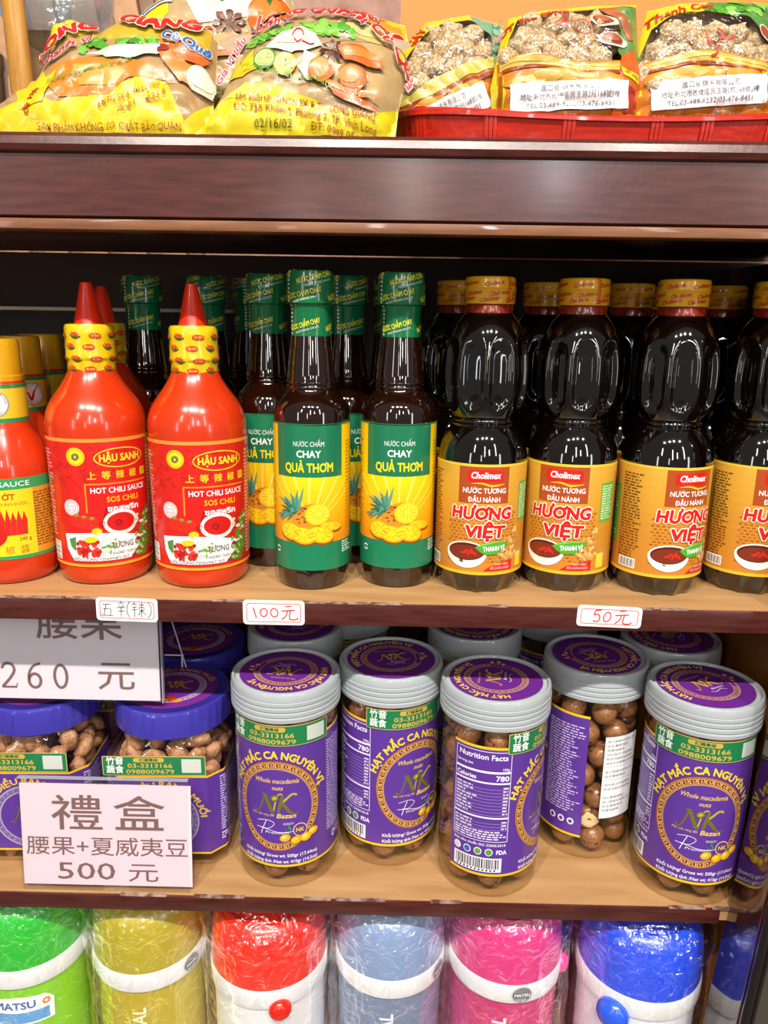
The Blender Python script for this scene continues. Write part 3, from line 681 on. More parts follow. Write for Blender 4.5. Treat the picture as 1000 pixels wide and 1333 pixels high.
A.rect(-HW, 22, HW, 88, '#e8b818', 0); A.rect(-HW, 22, HW, 25, '#2f9a58', 1); A.rect(-HW, 79, HW, 88, '#2f9a58', 1); A.rect(6, 25, 38, 79, '#edd01c', 1)
A.rect(36, 25, HW, 79, '#e2992a', 1)
A.text('CHILLI SAUCE', 12, 81.5, 4.0, '#ffffff', 2, w=48); A.text('TƯƠNG ỚT', 6, 71, 4.6, '#c8201a', 2, w=36, bold=0.02); A.text('NGON DỄ TIÊU DÙNG ĐƯỢC', 10, 66.5, 2.2, '#b8401a', 2, w=46)
R = random.Random(11)
for k in range(13):
    x = -22 + k * 4.1; A.poly([(x, 42), (x + 4, 42), (x + 4.4, 54), (x + 2.2, 63 + R.uniform(-2, 1.5)), (x + .4, 54)], '#d2241a', 2 + k % 2)
A.ell(0, 43, 16, 11.5, '#c81c14', 4, 34); A.ell(-3, 46.5, 8, 4.5, '#de3a26', 5, 24)
A.poly([(0 + 6 * math.cos(t) * (1 if i % 2 else .3), 52.5 + 2.2 * math.sin(t) * (1 if i % 2 else .3)) for i, t in enumerate(np.linspace(0, 6.283, 13)[:-1])], '#4f9a3a', 6)
for k, ch in enumerate('辣椒醬'): A.text(ch, 6 + k * 11, 27, 5.2, '#b8801a', 2, w=6.6)
A.text('240 g', 29, 37, 3.0, '#5a3a10', 2, w=9); A.lines(38, 30, 58, 76, 20, '#8a5a14', 2, 3); A.rrect(-44, 28, -28, 56, 1, '#ffffff', 2)
m_label = A.build(cyl(0.0366), P_lab, du=3)
sm_b = thing('chili_sauce_bottle', '', 'bottle', group='gold capped chili sauce bottles')
link('body', m_body, sm_b); link('cap', m_cap, sm_b, 'gold yellow screw cap'); link('neck_label', m_neck, sm_b); link('label', m_label, sm_b)
for i, (x, y, r, lb) in enumerate([(-0.3200, 0.0590, -0.05, 'gold capped red chili sauce bottle in front, cut by the left edge of the photo'), (-0.3370, 0.1340, 0.5, 'gold capped red chili sauce bottle in the second row at the left edge'),
                                   (-0.3450, 0.1990, 1.4, 'gold capped red chili sauce bottle in the third row at the left edge'), (-0.2820, 0.2200, 1.4, 'gold capped chili bottle at the dark back, behind the left nozzle bottle'),
                                   (-0.1960, 0.2350, 1.0, 'gold capped chili bottle at the dark back, between the two nozzle bottles')]):
    if i == 0: sm_b.location = (x, y, ZB); sm_b.rotation_euler.z = r; sm_b['label'] = lb
    else: dup(sm_b, (x, y, ZB), r, lb)

# ------------------------------------------------------------------ jars on the lower shelf
JR, LR, JH = 0.0445, 0.0478, 0.188
M_pet = clear_mat('clear_jar_plastic', '#fbf8f2', 0.8, 0.02, 0.03)
M_lid = mat('frosted_lid_plastic', '#c3ccd2', 0.22, coat=0.5, alpha=0.72)
M_lidtop = clear_mat('clear_lid_top', '#ffffff', 0.8, 0.05, 0.03, milky=0.10)
M_blue = mat('violet_blue_lid', '#3b34a0', 0.28, coat=0.5)
M_nut = mat('macadamia_shell', '#9c6c45', 0.26, coat=0.55, noise=(160, '#74492c', 5, 0.35, 0.75), bump=(500, 0.1))
M_nut2 = mat('macadamia_seam', '#4e2a16', 0.6)
M_kern = mat('macadamia_kernel', '#ead9a8', 0.5)
M_cash = mat('cashew_skin', '#cf9f7e', 0.55, noise=(150, '#9c6846', 6, 0.35, 0.7), bump=(500, 1.0))
GOLD = '#caa04a'; PURP = '#5b3596'; YEL = '#f0c41c'
def earc(cx, cy, rx, ry, s=1, a0=0.0):
    """text on an ellipse: x = arc length (mm) measured clockwise from the top"""
    rm = (rx + ry) / 2
    def f(X, Y):
        t = a0 + X / rm * s
        return (cx + (rx + Y * s) * math.sin(t), cy + s * (ry + Y * s) * math.cos(t))
    return f
def meander(A, cx, cy, rx, ry, wd, n, col, L, gap=None):
    """Greek key ring: n units between radii r-wd and r"""
    seg = [((0, 0), (0, 1)), ((0, 1), (.78, 1)), ((.78, 1), (.78, .32)), ((.78, .32), (.40, .32)), ((.40, .32), (.40, .66)), ((0, 0), (1, 0))]
    th = 0.13
    for k in range(n):
        for (x0, y0), (x1, y1) in seg:
            if x0 == x1: q = [(x0 - th / 2, min(y0, y1) - th / 2), (x0 + th / 2, min(y0, y1) - th / 2), (x0 + th / 2, max(y0, y1) + th / 2), (x0 - th / 2, max(y0, y1) + th / 2)]
            else:
                a, b = min(x0, x1) - th / 2, max(x0, x1) + th / 2; q = [(a, y0 - th / 2), (b, y0 - th / 2), (b, y0 + th / 2), (a, y0 + th / 2)]
            P = []
            for x, y in q:
                t = 2 * PI * (k + x) / n; r = (y - 1) * wd; P.append((cx + (rx + r) * math.sin(t), cy + (ry + r) * math.cos(t)))
            t = 2 * PI * (k + .5) / n
            if gap and gap[0] < math.degrees(t) < gap[1]: continue
            A.poly(P, col, L)
def monogram(A, x, y, s, L, dark=True):
    c1, c2 = ('#6d6a22', '#b9a838') if dark else ('#c99b3c', '#e0bb58')
    def p(P): return [(x + a * s, y + b * s) for a, b in P]
    A.curve(p([(-14.5, -5), (-13.5, -7), (-11.5, -6.6), (-9.6, -3), (-7.6, 2.4), (-6.6, 5.8)]), [v * s for v in [.5, .9, 1.2, 1.3, 1.2, 1, .9, .9, .9, .9, .9, 1, 1, 1.1, 1.2, 1.2, 1.2, 1.2, 1.2, 1.1, 1]], c1, L)
    A.rib(p([(-8.6, 6.4), (-6.4, 6.2), (-1.4, -5.8), (0.3, -6)]), [1.2 * s, 2.6 * s, 2.8 * s, 1.2 * s], c1, L + 1)
    A.curve(p([(-0.4, -5.6), (0.8, 0), (2.2, 5.4), (4.2, 7.4), (6.0, 6.8)]), 1.0 * s, c2, L)
    A.rib(p([(6.2, 6.5), (4.6, 0), (3.0, -6.4)]), [2.2 * s, 2.4 * s, 2.0 * s], c1, L + 1)
    A.curve(p([(5.0, .6), (8.4, 3.6), (12, 6.8), (14.6, 7.0), (15.6, 6.0)]), 1.5 * s, c2, L)
    A.curve(p([(5.2, 1.2), (8, -2.2), (11, -6), (14.5, -7.6), (17.5, -6.4)]), [v * s for v in [1, 1.6, 2, 2.4, 2.5, 2.5, 2.4, 2.2, 2, 1.7, 1.4, 1.1, 1, .9, .8, .7, .5]], c1, L + 1)
    A.ell(x + 0.6 * s, y + 4.2 * s, 3.0 * s, 2.4 * s, c1, L + 2, 14, 30); A.ell(x + 0.6 * s, y + 4.2 * s, 1.9 * s, 1.3 * s, c2, L + 3, 12, 30)
def nutpile(A, x, y, s, L):
    for cx, cy, r, c1, c2 in ((-7, 0, 4.6, '#d9a83c', '#f0cf62'), (1, -2.2, 4.8, '#e0a818', '#f6cf30'), (8.5, -1, 5, '#e6b420', '#f8dc48'), (14, 2.2, 4.6, '#e2ae28', '#f6d85a')):
        A.ell(x + cx * s, y + cy * s, r * s, r * .78 * s, '#8a4a16', L, 16, 20); A.ell(x + cx * s, y + cy * s, r * .86 * s, r * .64 * s, c1, L + 1, 16, 20); A.ell(x + (cx - .8) * s, y + (cy + .6) * s, r * .5 * s, r * .34 * s, c2, L + 2, 12, 20)
    for a in (150, 110, 190):
        t = math.radians(a); A.poly([(x - 2 * s, y + 4 * s), (x + (-2 + 4 * math.cos(t) - 1.2) * s, y + (4 + 4 * math.sin(t)) * s), (x + (-2 + 7.5 * math.cos(t)) * s, y + (4 + 7.5 * math.sin(t)) * s), (x + (-2 + 4 * math.cos(t) + 1.2) * s, y + (4 + 4 * math.sin(t) - 1) * s)], '#3f8a3a', L)
    A.ell(x + 4 * s, y + 6 * s, 5.2 * s, 5.2 * s, '#e8dcc8', L + 3, 24); A.ell(x + 4 * s, y + 6 * s, 4.7 * s, 4.7 * s, '#6a3a6e', L + 4, 24); A.text('NK', x + 4 * s, y + 4.6 * s, 3 * s, '#e8c860', L + 5, bold=0.02)
def green_sticker(A, x, y, L, wd=96, hg=19):
    A.rrect(x - wd / 2, y - hg / 2, x + wd / 2, y + hg / 2, 1, '#cdb56a', L); A.rrect(x - wd / 2 + .7, y - hg / 2 + .7, x + wd / 2 - .7, y + hg / 2 - .7, .8, '#1e7a4a', L + 1)
    A.text('竹音', x - wd / 2 + 11, y + 2.0, 5.6, '#f4f8f4', L + 2, w=15, bold=0.02); A.text('蔬食', x - wd / 2 + 11, y - 6.4, 5.6, '#f4f8f4', L + 2, w=15, bold=0.02)
    A.rrect(x - 18, y + 3.6, x + 9, y + 8.0, 2, '#c8a848', L + 2); A.text('訂購專線', x - 4.5, y + 4.6, 2.4, '#1e5a38', L + 3, w=16, bold=0.01)
    A.text('03-3313166', x - 3.5, y - 1.8, 4.1, '#d8b454', L + 2, w=39, bold=0.012); A.text('0988009679', x - 3.5, y - 7.6, 4.1, '#d8b454', L + 2, w=42, bold=0.012)
    A.rect(x + wd / 2 - 21, y - 6.6, x + wd / 2 - 4, y + 6.8, '#c9d0c8', L + 2)
# --- jar wrap label (mm); z 24..140 above jar base, emblem centre u=0
A = Art()
def band(u0, u1, z0, z1):
    A.rect(u0, z0, u1, z1, YEL, 0); A.rect(u0, z0 + 2.2, u1, z1 - 2.2, PURP, 1)
band(-94, 86, 24, 140)
A.text('HẠT MẮC CA NGUYÊN VỊ', 0, 0, 6.2, '#f3d420', 2, w=104, bold=0.035, warp=earc(0, 80, 39.5, 43.0))
A.ell(0, 80, 37.6, 41, '#8c3a24', 2, 60); A.ell(0, 80, 36.9, 40.3, '#c89a58', 3, 60); A.ell(0, 80, 36.3, 39.7, '#7a2c22', 4, 60)
meander(A, 0, 80, 35.6, 39.0, 3.7, 34, '#e9be72', 5)
A.ell(0, 80, 31.0, 34.4, '#d9a85c', 5, 56); A.ell(0, 80, 30.3, 33.7, PURP, 6, 56)
A.text('Whole macadamia', 0, 101.5, 4.0, '#e9c45c', 7, w=38, shear=0.25, bold=0.01); A.text('nuts', 1, 95.5, 3.6, '#e9c45c', 7, w=9, shear=0.25, bold=0.01)
monogram(A, -2, 83, 1.22, 7)
A.text('Mac của vùng đất', -12, 71.5, 2.0, '#e9c45c', 7, w=20, shear=0.2); A.text('Bazan', 8, 70.2, 4.0, '#efcb50', 7, w=16, shear=0.25, bold=0.02)
A.curve([(-17, 66), (-8, 67.5), (-2, 65), (-7, 60), (-14, 60)], .45, '#f0e8f4', 7); A.curve([(-9, 67), (-12, 60), (-14, 54)], .6, '#f0e8f4', 7); A.curve([(-18, 60), (-8, 59), (2, 57), (14, 57.5)], .5, '#f0e8f4', 7); A.text('QUALITY', 10, 64, 1.8, '#f0e8f4', 7, w=9); A.text('Premium', 0, 55.4, 2.2, '#f0e8f4', 7, w=20, shear=.2)
nutpile(A, 15, 52, 1.15, 8)
A.text('Khối lượng/ Gross wt: 500gr (17.64oz)', 2, 33.8, 2.9, '#f2ecf6', 7, w=66, bold=0.018); A.text('Khối lượng tịnh /Net wt: 410gr (14.5oz)', 2, 28.2, 2.9, '#f2ecf6', 7, w=66, bold=0.018)
# nutrition panel
x0, x1 = -91.5, -43
for q in ((x0, 30 + 26, x0 + .5, 136), (x1 - .5, 56, x1, 136), (x0, 135.5, x1, 136), (x0, 56, x1, 56.5)): A.rect(*q, '#efe8f6', 2)
A.text('Nutrition Facts', (x0 + x1) / 2, 129, 4.4, '#f4eef8', 2, w=42, bold=0.02); A.text('Serving size', x0 + 1.5, 123, 2.2, '#f4eef8', 2, al='l', bold=0.01); A.text('100g', x1 - 1.5, 120, 2.2, '#f4eef8', 2, al='r', bold=0.01)
A.rect(x0, 117.2, x1, 119, '#f4eef8', 2); A.text('Calories', x0 + 1.5, 111, 3.6, '#f4eef8', 2, al='l', w=18, bold=0.025); A.text('780', x1 - 1.5, 111, 4.4, '#f4eef8', 2, al='r', w=11, bold=0.025)
A.rect(x0, 108, x1, 109.4, '#f4eef8', 2)
for k in range(9):
    y = 104.6 - k * 2.9; A.lines(x0 + 1.5, y - 1.1, x0 + 22 - (k % 3) * 4, y + 1.1, 1, '#e4daf0', 2, k); A.lines(x1 - 6, y - 1.1, x1 - 1.5, y + 1.1, 1, '#e4daf0', 2, k + 40, ragged=0); A.rect(x0, y - 1.55, x1, y - 1.35, '#c9b8e0', 2)
A.rect(x0, 77, x1, 78.4, '#f4eef8', 2)
for k in range(3): y = 74 - k * 2.9; A.lines(x0 + 1.5, y - 1.1, x0 + 20, y + 1.1, 1, '#e4daf0', 2, k + 9); A.lines(x1 - 6, y - 1.1, x1 - 1.5, y + 1.1, 1, '#e4daf0', 2, k + 60, ragged=0); A.rect(x0, y - 1.55, x1, y - 1.35, '#c9b8e0', 2)
A.lines(x0 + 1.5, 57.5, x1 - 1, 66, 4, '#e4daf0', 2, 77, ragged=.15)
A.text('Đạt tiêu chuẩn ISO 22000:2018', (x0 + x1) / 2, 52, 2.1, '#f4eef8', 2, w=46, bold=0.012)
for k, c in enumerate(('#d8d4e0', '#3a62b0', '#6aa03a', '#5a9a34')): A.ell(x0 + 5 + k * 9.4, 46.5, 3.4, 3.4, '#f2f0f4', 2, 18); A.ell(x0 + 5 + k * 9.4, 46.5, 2.7, 2.7, c, 3, 16)
A.text('FDA', x0 + 44, 44.8, 3.6, '#e4e8f8', 2, w=9, bold=0.04)
A.rect(x0 + 2, 28, x1 - 4, 41, '#f6f4f8', 2); R = random.Random(4); x = x0 + 4
while x < x1 - 6:
    b = R.choice([.4, .5, .9, 1.2]); A.rect(x, 31, x + b, 40, '#1a1a1a', 3); x += b + R.choice([.5, .6, .9])
for q in range(11): A.rect(x0 + 5 + q * 3.3, 28.8, x0 + 6.6 + q * 3.3, 30.4, '#333333', 3)
# small print column
A.lines(47, 46, 84, 130, 34, '#cfc0e6', 2, 21, fill=.42, ragged=.35)
for k in range(3): A.ell(58 + k * 9, 38, 3.2, 3.2, '#efe8f6', 2, 16); A.ell(58 + k * 9, 38, 1.8, 1.8, PURP, 3, 12)
AL = A
AL.V = [(x, 23 + (y - 24) * 124 / 116, l) for x, y, l in AL.V]
j_label = AL.build(cyl(JR), P_lab, du=3)
A = Art(); green_sticker(A, 0, 150.5, 0); j_green = A.build(cyl(JR + .0010), P_lab, du=3)
A = Art(); A.rect(101, 45, 137, 128, '#f1f2f2', 0)
for k in range(17):
    y = 124 - k * 4.4
    if k in (6, 9, 12): continue
    A.text(['進口商碩禾有限公司', '品名夏威夷豆', '原產地越南', '地址新北市板橋區', '有效日期如包裝標示', '保存方式請置於陰涼處', '成分夏威夷果仁'][k % 7], 103, y - 1.5, 1.9, '#6a6e74', 1, al='l', w=[30, 22, 18, 29, 31, 33, 24][k % 7])
A.rect(102, 97.6, 136, 97.9, '#8a8e94', 1); A.rect(102, 84.2, 136, 84.5, '#8a8e94', 1)
j_white = A.build(cyl(JR), P_lab, du=3)
# lid sticker
A = Art(); A.ell(0, 0, 40, 40, '#6b2a92', 0, 60)
A.ring(0, 0, 27.8, 27.8, .7, '#d9a85c', 1, 60); A.ring(0, 0, 23.0, 23.0, .6, '#d9a85c', 1, 60)
meander(A, 0, 0, 26.6, 26.6, 2.8, 32, '#d0a050', 1, gap=(75, 120))
A.text('HẠT MẮC CA NGUYÊN VỊ', 0, 0, 5.2, '#ecd02a', 1, w=86, bold=0.03, warp=earc(0, 0, 31.2, 31.2, 1, -0.55))
monogram(A, 0, 2, .95, 2, False); A.text('Whole macadamia', -2, 13.5, 2.4, '#dcae58', 2, w=22, shear=.2); A.text('Bazan', 5, -9, 2.6, '#e8e0ee', 2, w=14, shear=.2); A.curve([(-6, -11), (-2, -13), (6, -11), (10, -14)], .5, '#e8e0ee', 2)
for cx, cy in ((27, -6), (31, -2), (30, 4)): A.ell(cx, cy, 3.2, 2.6, '#8a2a2a', 3, 14); A.ell(cx, cy, 2.3, 1.8, '#d8b0a0', 4, 12)
j_sticker = A.build(flat_up(JH - 0.0006), P_gloss)
# geometry
j_body = lathe([(0, 0.004), (0.030, 0.003), (0.036, 0.0012), (0.040, 0.0), (0.0428, 0.0012), (0.0441, 0.004), (JR, 0.008), (JR, 0.060), (JR, 0.110), (JR, 0.157), (0.0440, 0.162), (0.0425, 0.165), (0.0425, 0.180)], M_pet, 72, None, 60)
lp = [(0.0440, 0.1625), (0.0474, 0.1625)]
for k in range(4):
    z = 0.1635 + k * 0.0047; lp += [(0.0478, z), (0.0478, z + 0.0026), (0.0469, z + 0.0033), (0.0469, z + 0.0042)]
lp += [(0.0474, 0.1815), (0.0474, 0.1865), (0.0464, 0.1885), (0.0448, 0.1888), (0.0438, 0.1878), (0.0434, 0.1866)]
j_lid = lathe(lp, M_lid, 72, None, 30)
j_lidtop = lathe([(0.0434, 0.1866), (0, 0.1866)], mat('lid_disc', '#b9c2c8', 0.3, coat=0.6), 64)
jar = thing('nut_jar', '', 'jar', group='macadamia nut jars')
link('body', j_body, jar, 'clear plastic body'); c = link('lid', j_lid, jar, 'frosted clear screw lid'); link('lid_disc', j_lidtop, c); link('lid_sticker', j_sticker, c, 'round purple sticker')
link('wrap_label', j_label, jar, 'purple and yellow wrap label'); link('phone_sticker', j_green, jar, 'green sticker'); link('import_sticker', j_white, jar, 'white sticker')
def nut_mesh(seed, open_=False):
    bm = bmesh.new(); bmesh.ops.create_icosphere(bm, subdivisions=3, radius=1.0); R = random.Random(seed); off = Vector((R.random() * 9, R.random() * 9, 0))
    for v in bm.verts:
        n = v.co.normalized(); d = 1 + 0.035 * mnoise.noise(n * 1.7 + off)
        sd = abs(n.x)
        if sd < 0.10 and n.z > -0.3: d -= 0.07 * (1 - sd / 0.10)
        if open_ and n.y < -0.62: d *= 0.62 / -n.y
        v.co = n * d * 0.0122
    me = finish(bm, [M_nut, M_nut2, M_kern], 60)
    for p in me.polygons:
        c = p.center.normalized()
        if abs(c.x) < 0.05 and c.z > -0.25: p.material_index = 1
        if open_ and p.normal.y < -0.97: p.material_index = 2
    return me
nuts = [nut_mesh(i) for i in range(4)]; nut_open = nut_mesh(9, True)
jar_spots = [(-0.0900, 0.0560, -0.08, 'the blue-lidded jars', 172, 'macadamia jar standing right next to the blue-lidded square jars, front row'),
             (0.0020, 0.0860, 0.58, '', 12, 'macadamia jar set back between the two leftmost front jars, its label turned right'),
             (0.0930, 0.0500, 1.20, '', 82, 'macadamia jar in front whose nutrition facts table and barcode face the viewer'),
             (0.1925, 0.1025, -2.21, '', 190, 'macadamia jar set back with a white import sticker and one split nut showing'),
             (0.2715, 0.0455, -0.19, '', 30, 'macadamia jar in front beside the glossy dark post'),
             (0.0870, 0.1720, 1.0, '', 140, 'macadamia jar deep in the shade behind the jar with the nutrition table'),
             (0.2780, 0.1500, 2.0, '', 60, 'macadamia jar deep in the shade behind the jar beside the post'),
             (-0.0450, 0.2300, 0.1, '', 60, 'macadamia jar far back in the dark behind the two leftmost macadamia jars'),
             (-0.0950, 0.1600, 0.2, '', 0, 'macadamia jar in the dark right behind the front jar next to the blue-lidded jars'),
             (0.1800, 0.2300, 0.9, '', 0, 'macadamia jar far back in the dark behind the jar with the import sticker')]
layer_w = ['on the bottom', 'in the second layer', 'in the third layer', 'halfway up', 'in the third layer down', 'in the second layer down', 'just under the lid']
where = ['inside the jar next to the blue-lidded jars', 'inside the jar left of the nutrition table jar', 'inside the jar with the nutrition table', 'inside the import sticker jar', 'inside the jar beside the dark post']
for i, (x, y, r, _, lr, lb) in enumerate(jar_spots):
    if i == 0: J = jar; J.location = (x, y, ZL); J.rotation_euler.z = r; J['label'] = lb
    else: J = dup(jar, (x, y, ZL), r, lb)
    for c in J.children:
        if c.name.startswith('lid'):
            for g in c.children:
                if g.name.startswith('lid_sticker'): g.rotation_euler.z = math.radians(lr) - r
    if i < 5:
        R = random.Random(50 + i)
        for k in range(7):
            for q in range(7):
                a = (q + 0.5 * (k % 2)) * 2 * PI / 7 + R.uniform(-.02, .02) + i; rr = 0.0306
                me = R.choice(nuts); opened = (i == 3 and k == 1 and q == 5)
                aa = -PI / 2 - 0.25 if opened else a
                if i == 3 and k == 1: a = (q - 5) * 2 * PI / 7 - PI / 2 - 0.12; opened = q == 5
                n = link('macadamia_nut', nut_open if opened else me)
                n.location = (x + rr * math.cos(a), y + rr * math.sin(a), ZL + 0.0172 + k * 0.0214 + R.uniform(-.0002, .0002))
                n.rotation_euler = (0.1, 0.2, 0.0) if opened else (R.uniform(0, 6.3), R.uniform(0, 6.3), R.uniform(0, 6.3))
                s_ = R.uniform(0.95, 1.0); n.scale = (s_, s_, s_)
                if opened: tag(n, 'split macadamia nut with its cream kernel showing, in the import sticker jar', 'nut')
                else: tag(n, 'macadamia nut ' + layer_w[k] + ' ' + where[i], 'nut', 'macadamia nuts ' + layer_w[k] + ' ' + where[i])

# --- square cashew jars with violet-blue lids
BA = 0.0520
def oct_r(t):
    c, s_ = abs(math.cos(t)), abs(math.sin(t)); hf = BA * math.tan(math.radians(37.5))
    return min(BA / max(c, s_, 1e-6), (BA + hf) / (c + s_))
def box_mod(r, z, t):
    k = 1 - smooth01(0.108, 0.127, z); k *= 1.0
    ro = oct_r(t) * (r / BA); return ro * k + min(r, 0.0455) * (1 - k) if z > 0.107 else ro
b_body = lathe([(0, 0.003), (0.030, 0.002), (0.046, 0.0), (0.0495, 0.0015), (0.0515, 0.004), (BA, 0.008), (BA, 0.05), (BA, 0.104), (0.0515, 0.110), (0.050, 0.116), (0.048, 0.122), (0.0455, 0.127), (0.0455, 0.148)], M_pet, 48, box_mod, 25)
b_lid = lathe([(0.046, 0.1285), (0.0518, 0.1285), (0.0525, 0.1295), (0.0525, 0.1500), (0.0515, 0.1525), (0.0495, 0.1535), (0.0480, 0.1528), (0, 0.1528)], M_blue, 144, lambda r, z, t: r + (0.0005 * (1 if math.sin(72 * t) > 0 else -1) if 0.1300 < z < 0.1502 and r > 0.05 else 0), 30)
hf = BA * math.tan(math.radians(37.5)) * 1000; ch = (BA * 1000 - hf) * math.sqrt(2)
def octmap(u, v, L):
    a = BA * 1000 + 1.0; s_ = 1 if u >= 0 else -1; u = abs(u)
    if u <= hf: x, y = u, -a
    elif u <= hf + ch: t = (u - hf) / math.sqrt(2); x, y = hf + t * 1.02, -a + t * 1.02
    else: x, y = a, -hf + (u - hf - ch)
    return (s_ * x * .001, y * .001, v * .001)
A = Art(); A.rect(-108, 15, 108, 95, YEL, 0); A.rect(-108, 17, 108, 93, PURP, 1)
A.text('HẠT ĐIỀU RANG MUỐI', 0, 0, 5.6, '#e2bd3a', 2, w=98, bold=0.03, warp=earc(0, 50, 33, 33.5))
A.ring(0, 50, 31, 31, 1, '#b9b2c8', 2, 50); meander(A, 0, 50, 29.4, 29.4, 3.4, 32, '#a9a2b8', 2); A.ring(0, 50, 25.4, 25.4, .8, '#b9b2c8', 2, 50); monogram(A, 0, 52, 1.1, 3)
A.lines(52, 34, 84, 90, 22, '#d8ccec', 2, 5, fill=.42); A.lines(52, 24, 66, 32, 3, '#d8ccec', 2, 6)
for k in range(2): A.ell(62 + k * 8, 24, 2.8, 2.8, '#efe8f6', 2, 14)
A.lines(-84, 40, -46, 90, 22, '#d8ccec', 2, 8, fill=.42); A.rect(-60, 30, -44, 37, '#f2f0f4', 2); A.text('FDA', -52, 31.6, 3.6, '#2a58a8', 3, w=10, bold=.04); A.ell(-52, 24, 4.4, 4.4, '#f0ece8', 2, 16); A.ell(-52, 24, 2.4, 2.4, '#d0502a', 3, 14)
b_label = A.build(octmap, P_lab, du=4)
A = Art(); green_sticker(A, -6, 105, 0, 90, 19); b_green = A.build(lambda u, v, L: (u * .001, -BA - .0018 - .0002 * 0, v * .001), P_lab)
A = Art(); A.ell(0, 0, 41, 41, '#7a2f98', 0, 56); A.ring(0, 0, 30, 30, .6, '#e8e0ee', 1, 50); meander(A, 0, 0, 28.6, 28.6, 3, 32, '#d8d0e4', 1); A.ring(0, 0, 24.6, 24.6, .5, '#e8e0ee', 1, 50); monogram(A, 0, 4, 1.0, 2, False)
A.text('HẠT ĐIỀU RANG MUỐI', 0, 0, 4.6, '#d8b43a', 1, w=80, bold=0.03, warp=earc(0, 0, 33, 33))
for cx, cy, c in ((-4, -26, '#e8a828'), (4, -25, '#d8422a'), (10, -27, '#e8a828'), (1, -21, '#a83a20')): A.ell(cx, cy, 5, 2.8, c, 3, 16, 20)
b_stick = A.build(flat_up(0.1531), P_gloss)
cash = thing('cashew_jar', '', 'jar', group='square cashew jars with violet-blue lids')
link('body', b_body, cash, 'clear plastic body'); c = link('lid', b_lid, cash, 'ribbed violet-blue screw lid'); link('lid_sticker', b_stick, c); link('wrap_label', b_label, cash); link('phone_sticker', b_green, cash, 'green sticker')
cash_spots = [(-0.1995, 0.0880, 0.03, 'square cashew jar with violet-blue lid, next to the macadamia jars'), (-0.3220, 0.0890, 0.03, 'square cashew jar with violet-blue lid at the left edge, partly behind the price cards'),
              (-0.2060, 0.1980, 0.0, 'square cashew jar in the dark behind the one next to the macadamia jars'), (-0.3240, 0.2000, 0.0, 'square cashew jar in the dark behind the left edge jar')]
for i, (x, y, r, lb) in enumerate(cash_spots):
    if i == 0: cash.location = (x, y, ZL); cash.rotation_euler.z = r; cash['label'] = lb
    else: dup(cash, (x, y, ZL), r, lb)
def cashew_mesh(seed):
    R = random.Random(seed); bm = bmesh.new(); rings = []; n = 12; m_ = 10; off = Vector((R.random() * 9, 1, 2))
    for i in range(n + 1):
        t = i / n; a = (t - 0.5) * 2.6; rad = 0.0078 * math.sin(PI * min(max(t, .02), .98)) ** 0.5; c = Vector((0.0095 * math.sin(a), 0.0095 * (math.cos(a) - 0.6), 0))
        rd = Vector((math.sin(a), math.cos(a), 0)); ring = []
        for j in range(m_):
            b = 2 * PI * j / m_; d = rd * math.cos(b) + Vector((0, 0, 1)) * math.sin(b) * 0.85; rr = rad * 1.12 * (1 + 0.30 * mnoise.noise((c + d * rad) * 260 + off)); ring.append(bm.verts.new(c + d * rr))
        rings.append(ring)
    for a, b in zip(rings, rings[1:]):
        for j in range(m_): bm.faces.new((a[j], a[(j + 1) % m_], b[(j + 1) % m_], b[j]))
    bm.faces.new(rings[0][::-1]); bm.faces.new(rings[-1]); bmesh.ops.recalc_face_normals(bm, faces=bm.faces)
    return finish(bm, M_cash, 60)
cmesh = [cashew_mesh(i) for i in range(5)]
for i in range(2):
    x, y = cash_spots[i][:2]; R = random.Random(80 + i)
    for layer, (z, n) in enumerate(((0.0105, 14), (0.0245, 14), (0.0385, 11), (0.088, 14), (0.102, 14), (0.115, 12))):
        for q in range(n):
            a = (q + 0.5 * (layer % 2)) * 2 * PI / n + R.uniform(-.05, .05); rr = min(oct_r(a), 0.062) - 0.0145 - (0.006 if z > .11 else 0)
            if math.sin(a) > 0.55: continue
            o = link('cashew_nut', R.choice(cmesh)); o.location = (x + rr * math.cos(a), y + rr * math.sin(a), ZL + z + R.uniform(-.0015, .0015)); o.rotation_euler = (R.uniform(0, 6.3), R.uniform(0, 6.3), R.uniform(0, 6.3))
            wl = ['inside the blue-lidded jar by the macadamia jars', 'inside the left edge blue-lidded jar'][i]; lw = 'on the bottom' if layer < 3 else 'under the lid'
            tag(o, 'wrinkled cashew nut ' + lw + ' ' + wl, 'nut', 'cashew nuts ' + lw + ' ' + wl)

# ------------------------------------------------------------------ price cards and tags
M_card = mat('white_card', '#e6dce6', 0.5); M_acr = clear_mat('clear_acrylic', '#ffffff', 0.8, 0.03, 0.03)
def digit_serif(A, d, x, y, h, col, L):
    s = h
    if d == '2': A.curve([(x + .02 * s, y + .78 * s), (x + .16 * s, y + .97 * s), (x + .40 * s, y + .95 * s), (x + .50 * s, y + .72 * s), (x + .34 * s, y + .42 * s), (x + .02 * s, y + .05 * s)], .11 * s, col, L); A.rect(x, y, x + .56 * s, y + .085 * s, col, L); A.rib([(x + .54 * s, y + .04 * s), (x + .58 * s, y + .2 * s)], .04 * s, col, L)
    if d == '6': A.ring(x + .28 * s, y + .31 * s, .28 * s, .33 * s, .115 * s, col, L, 28); A.curve([(x + .05 * s, y + .30 * s), (x + .08 * s, y + .62 * s), (x + .26 * s, y + .90 * s), (x + .52 * s, y + 1.0 * s)], .10 * s, col, L)
    if d == '0': A.ring(x + .29 * s, y + .5 * s, .29 * s, .51 * s, .115 * s, col, L, 34)
CG = '#7d605e'
card = thing('price_card', 'white card with 260 price in a clear holder, hanging over the blue jar lids', 'sign', (-0.272, 0.046, 1.0225), 0)
card.rotation_euler = (-0.06, 0, 0)
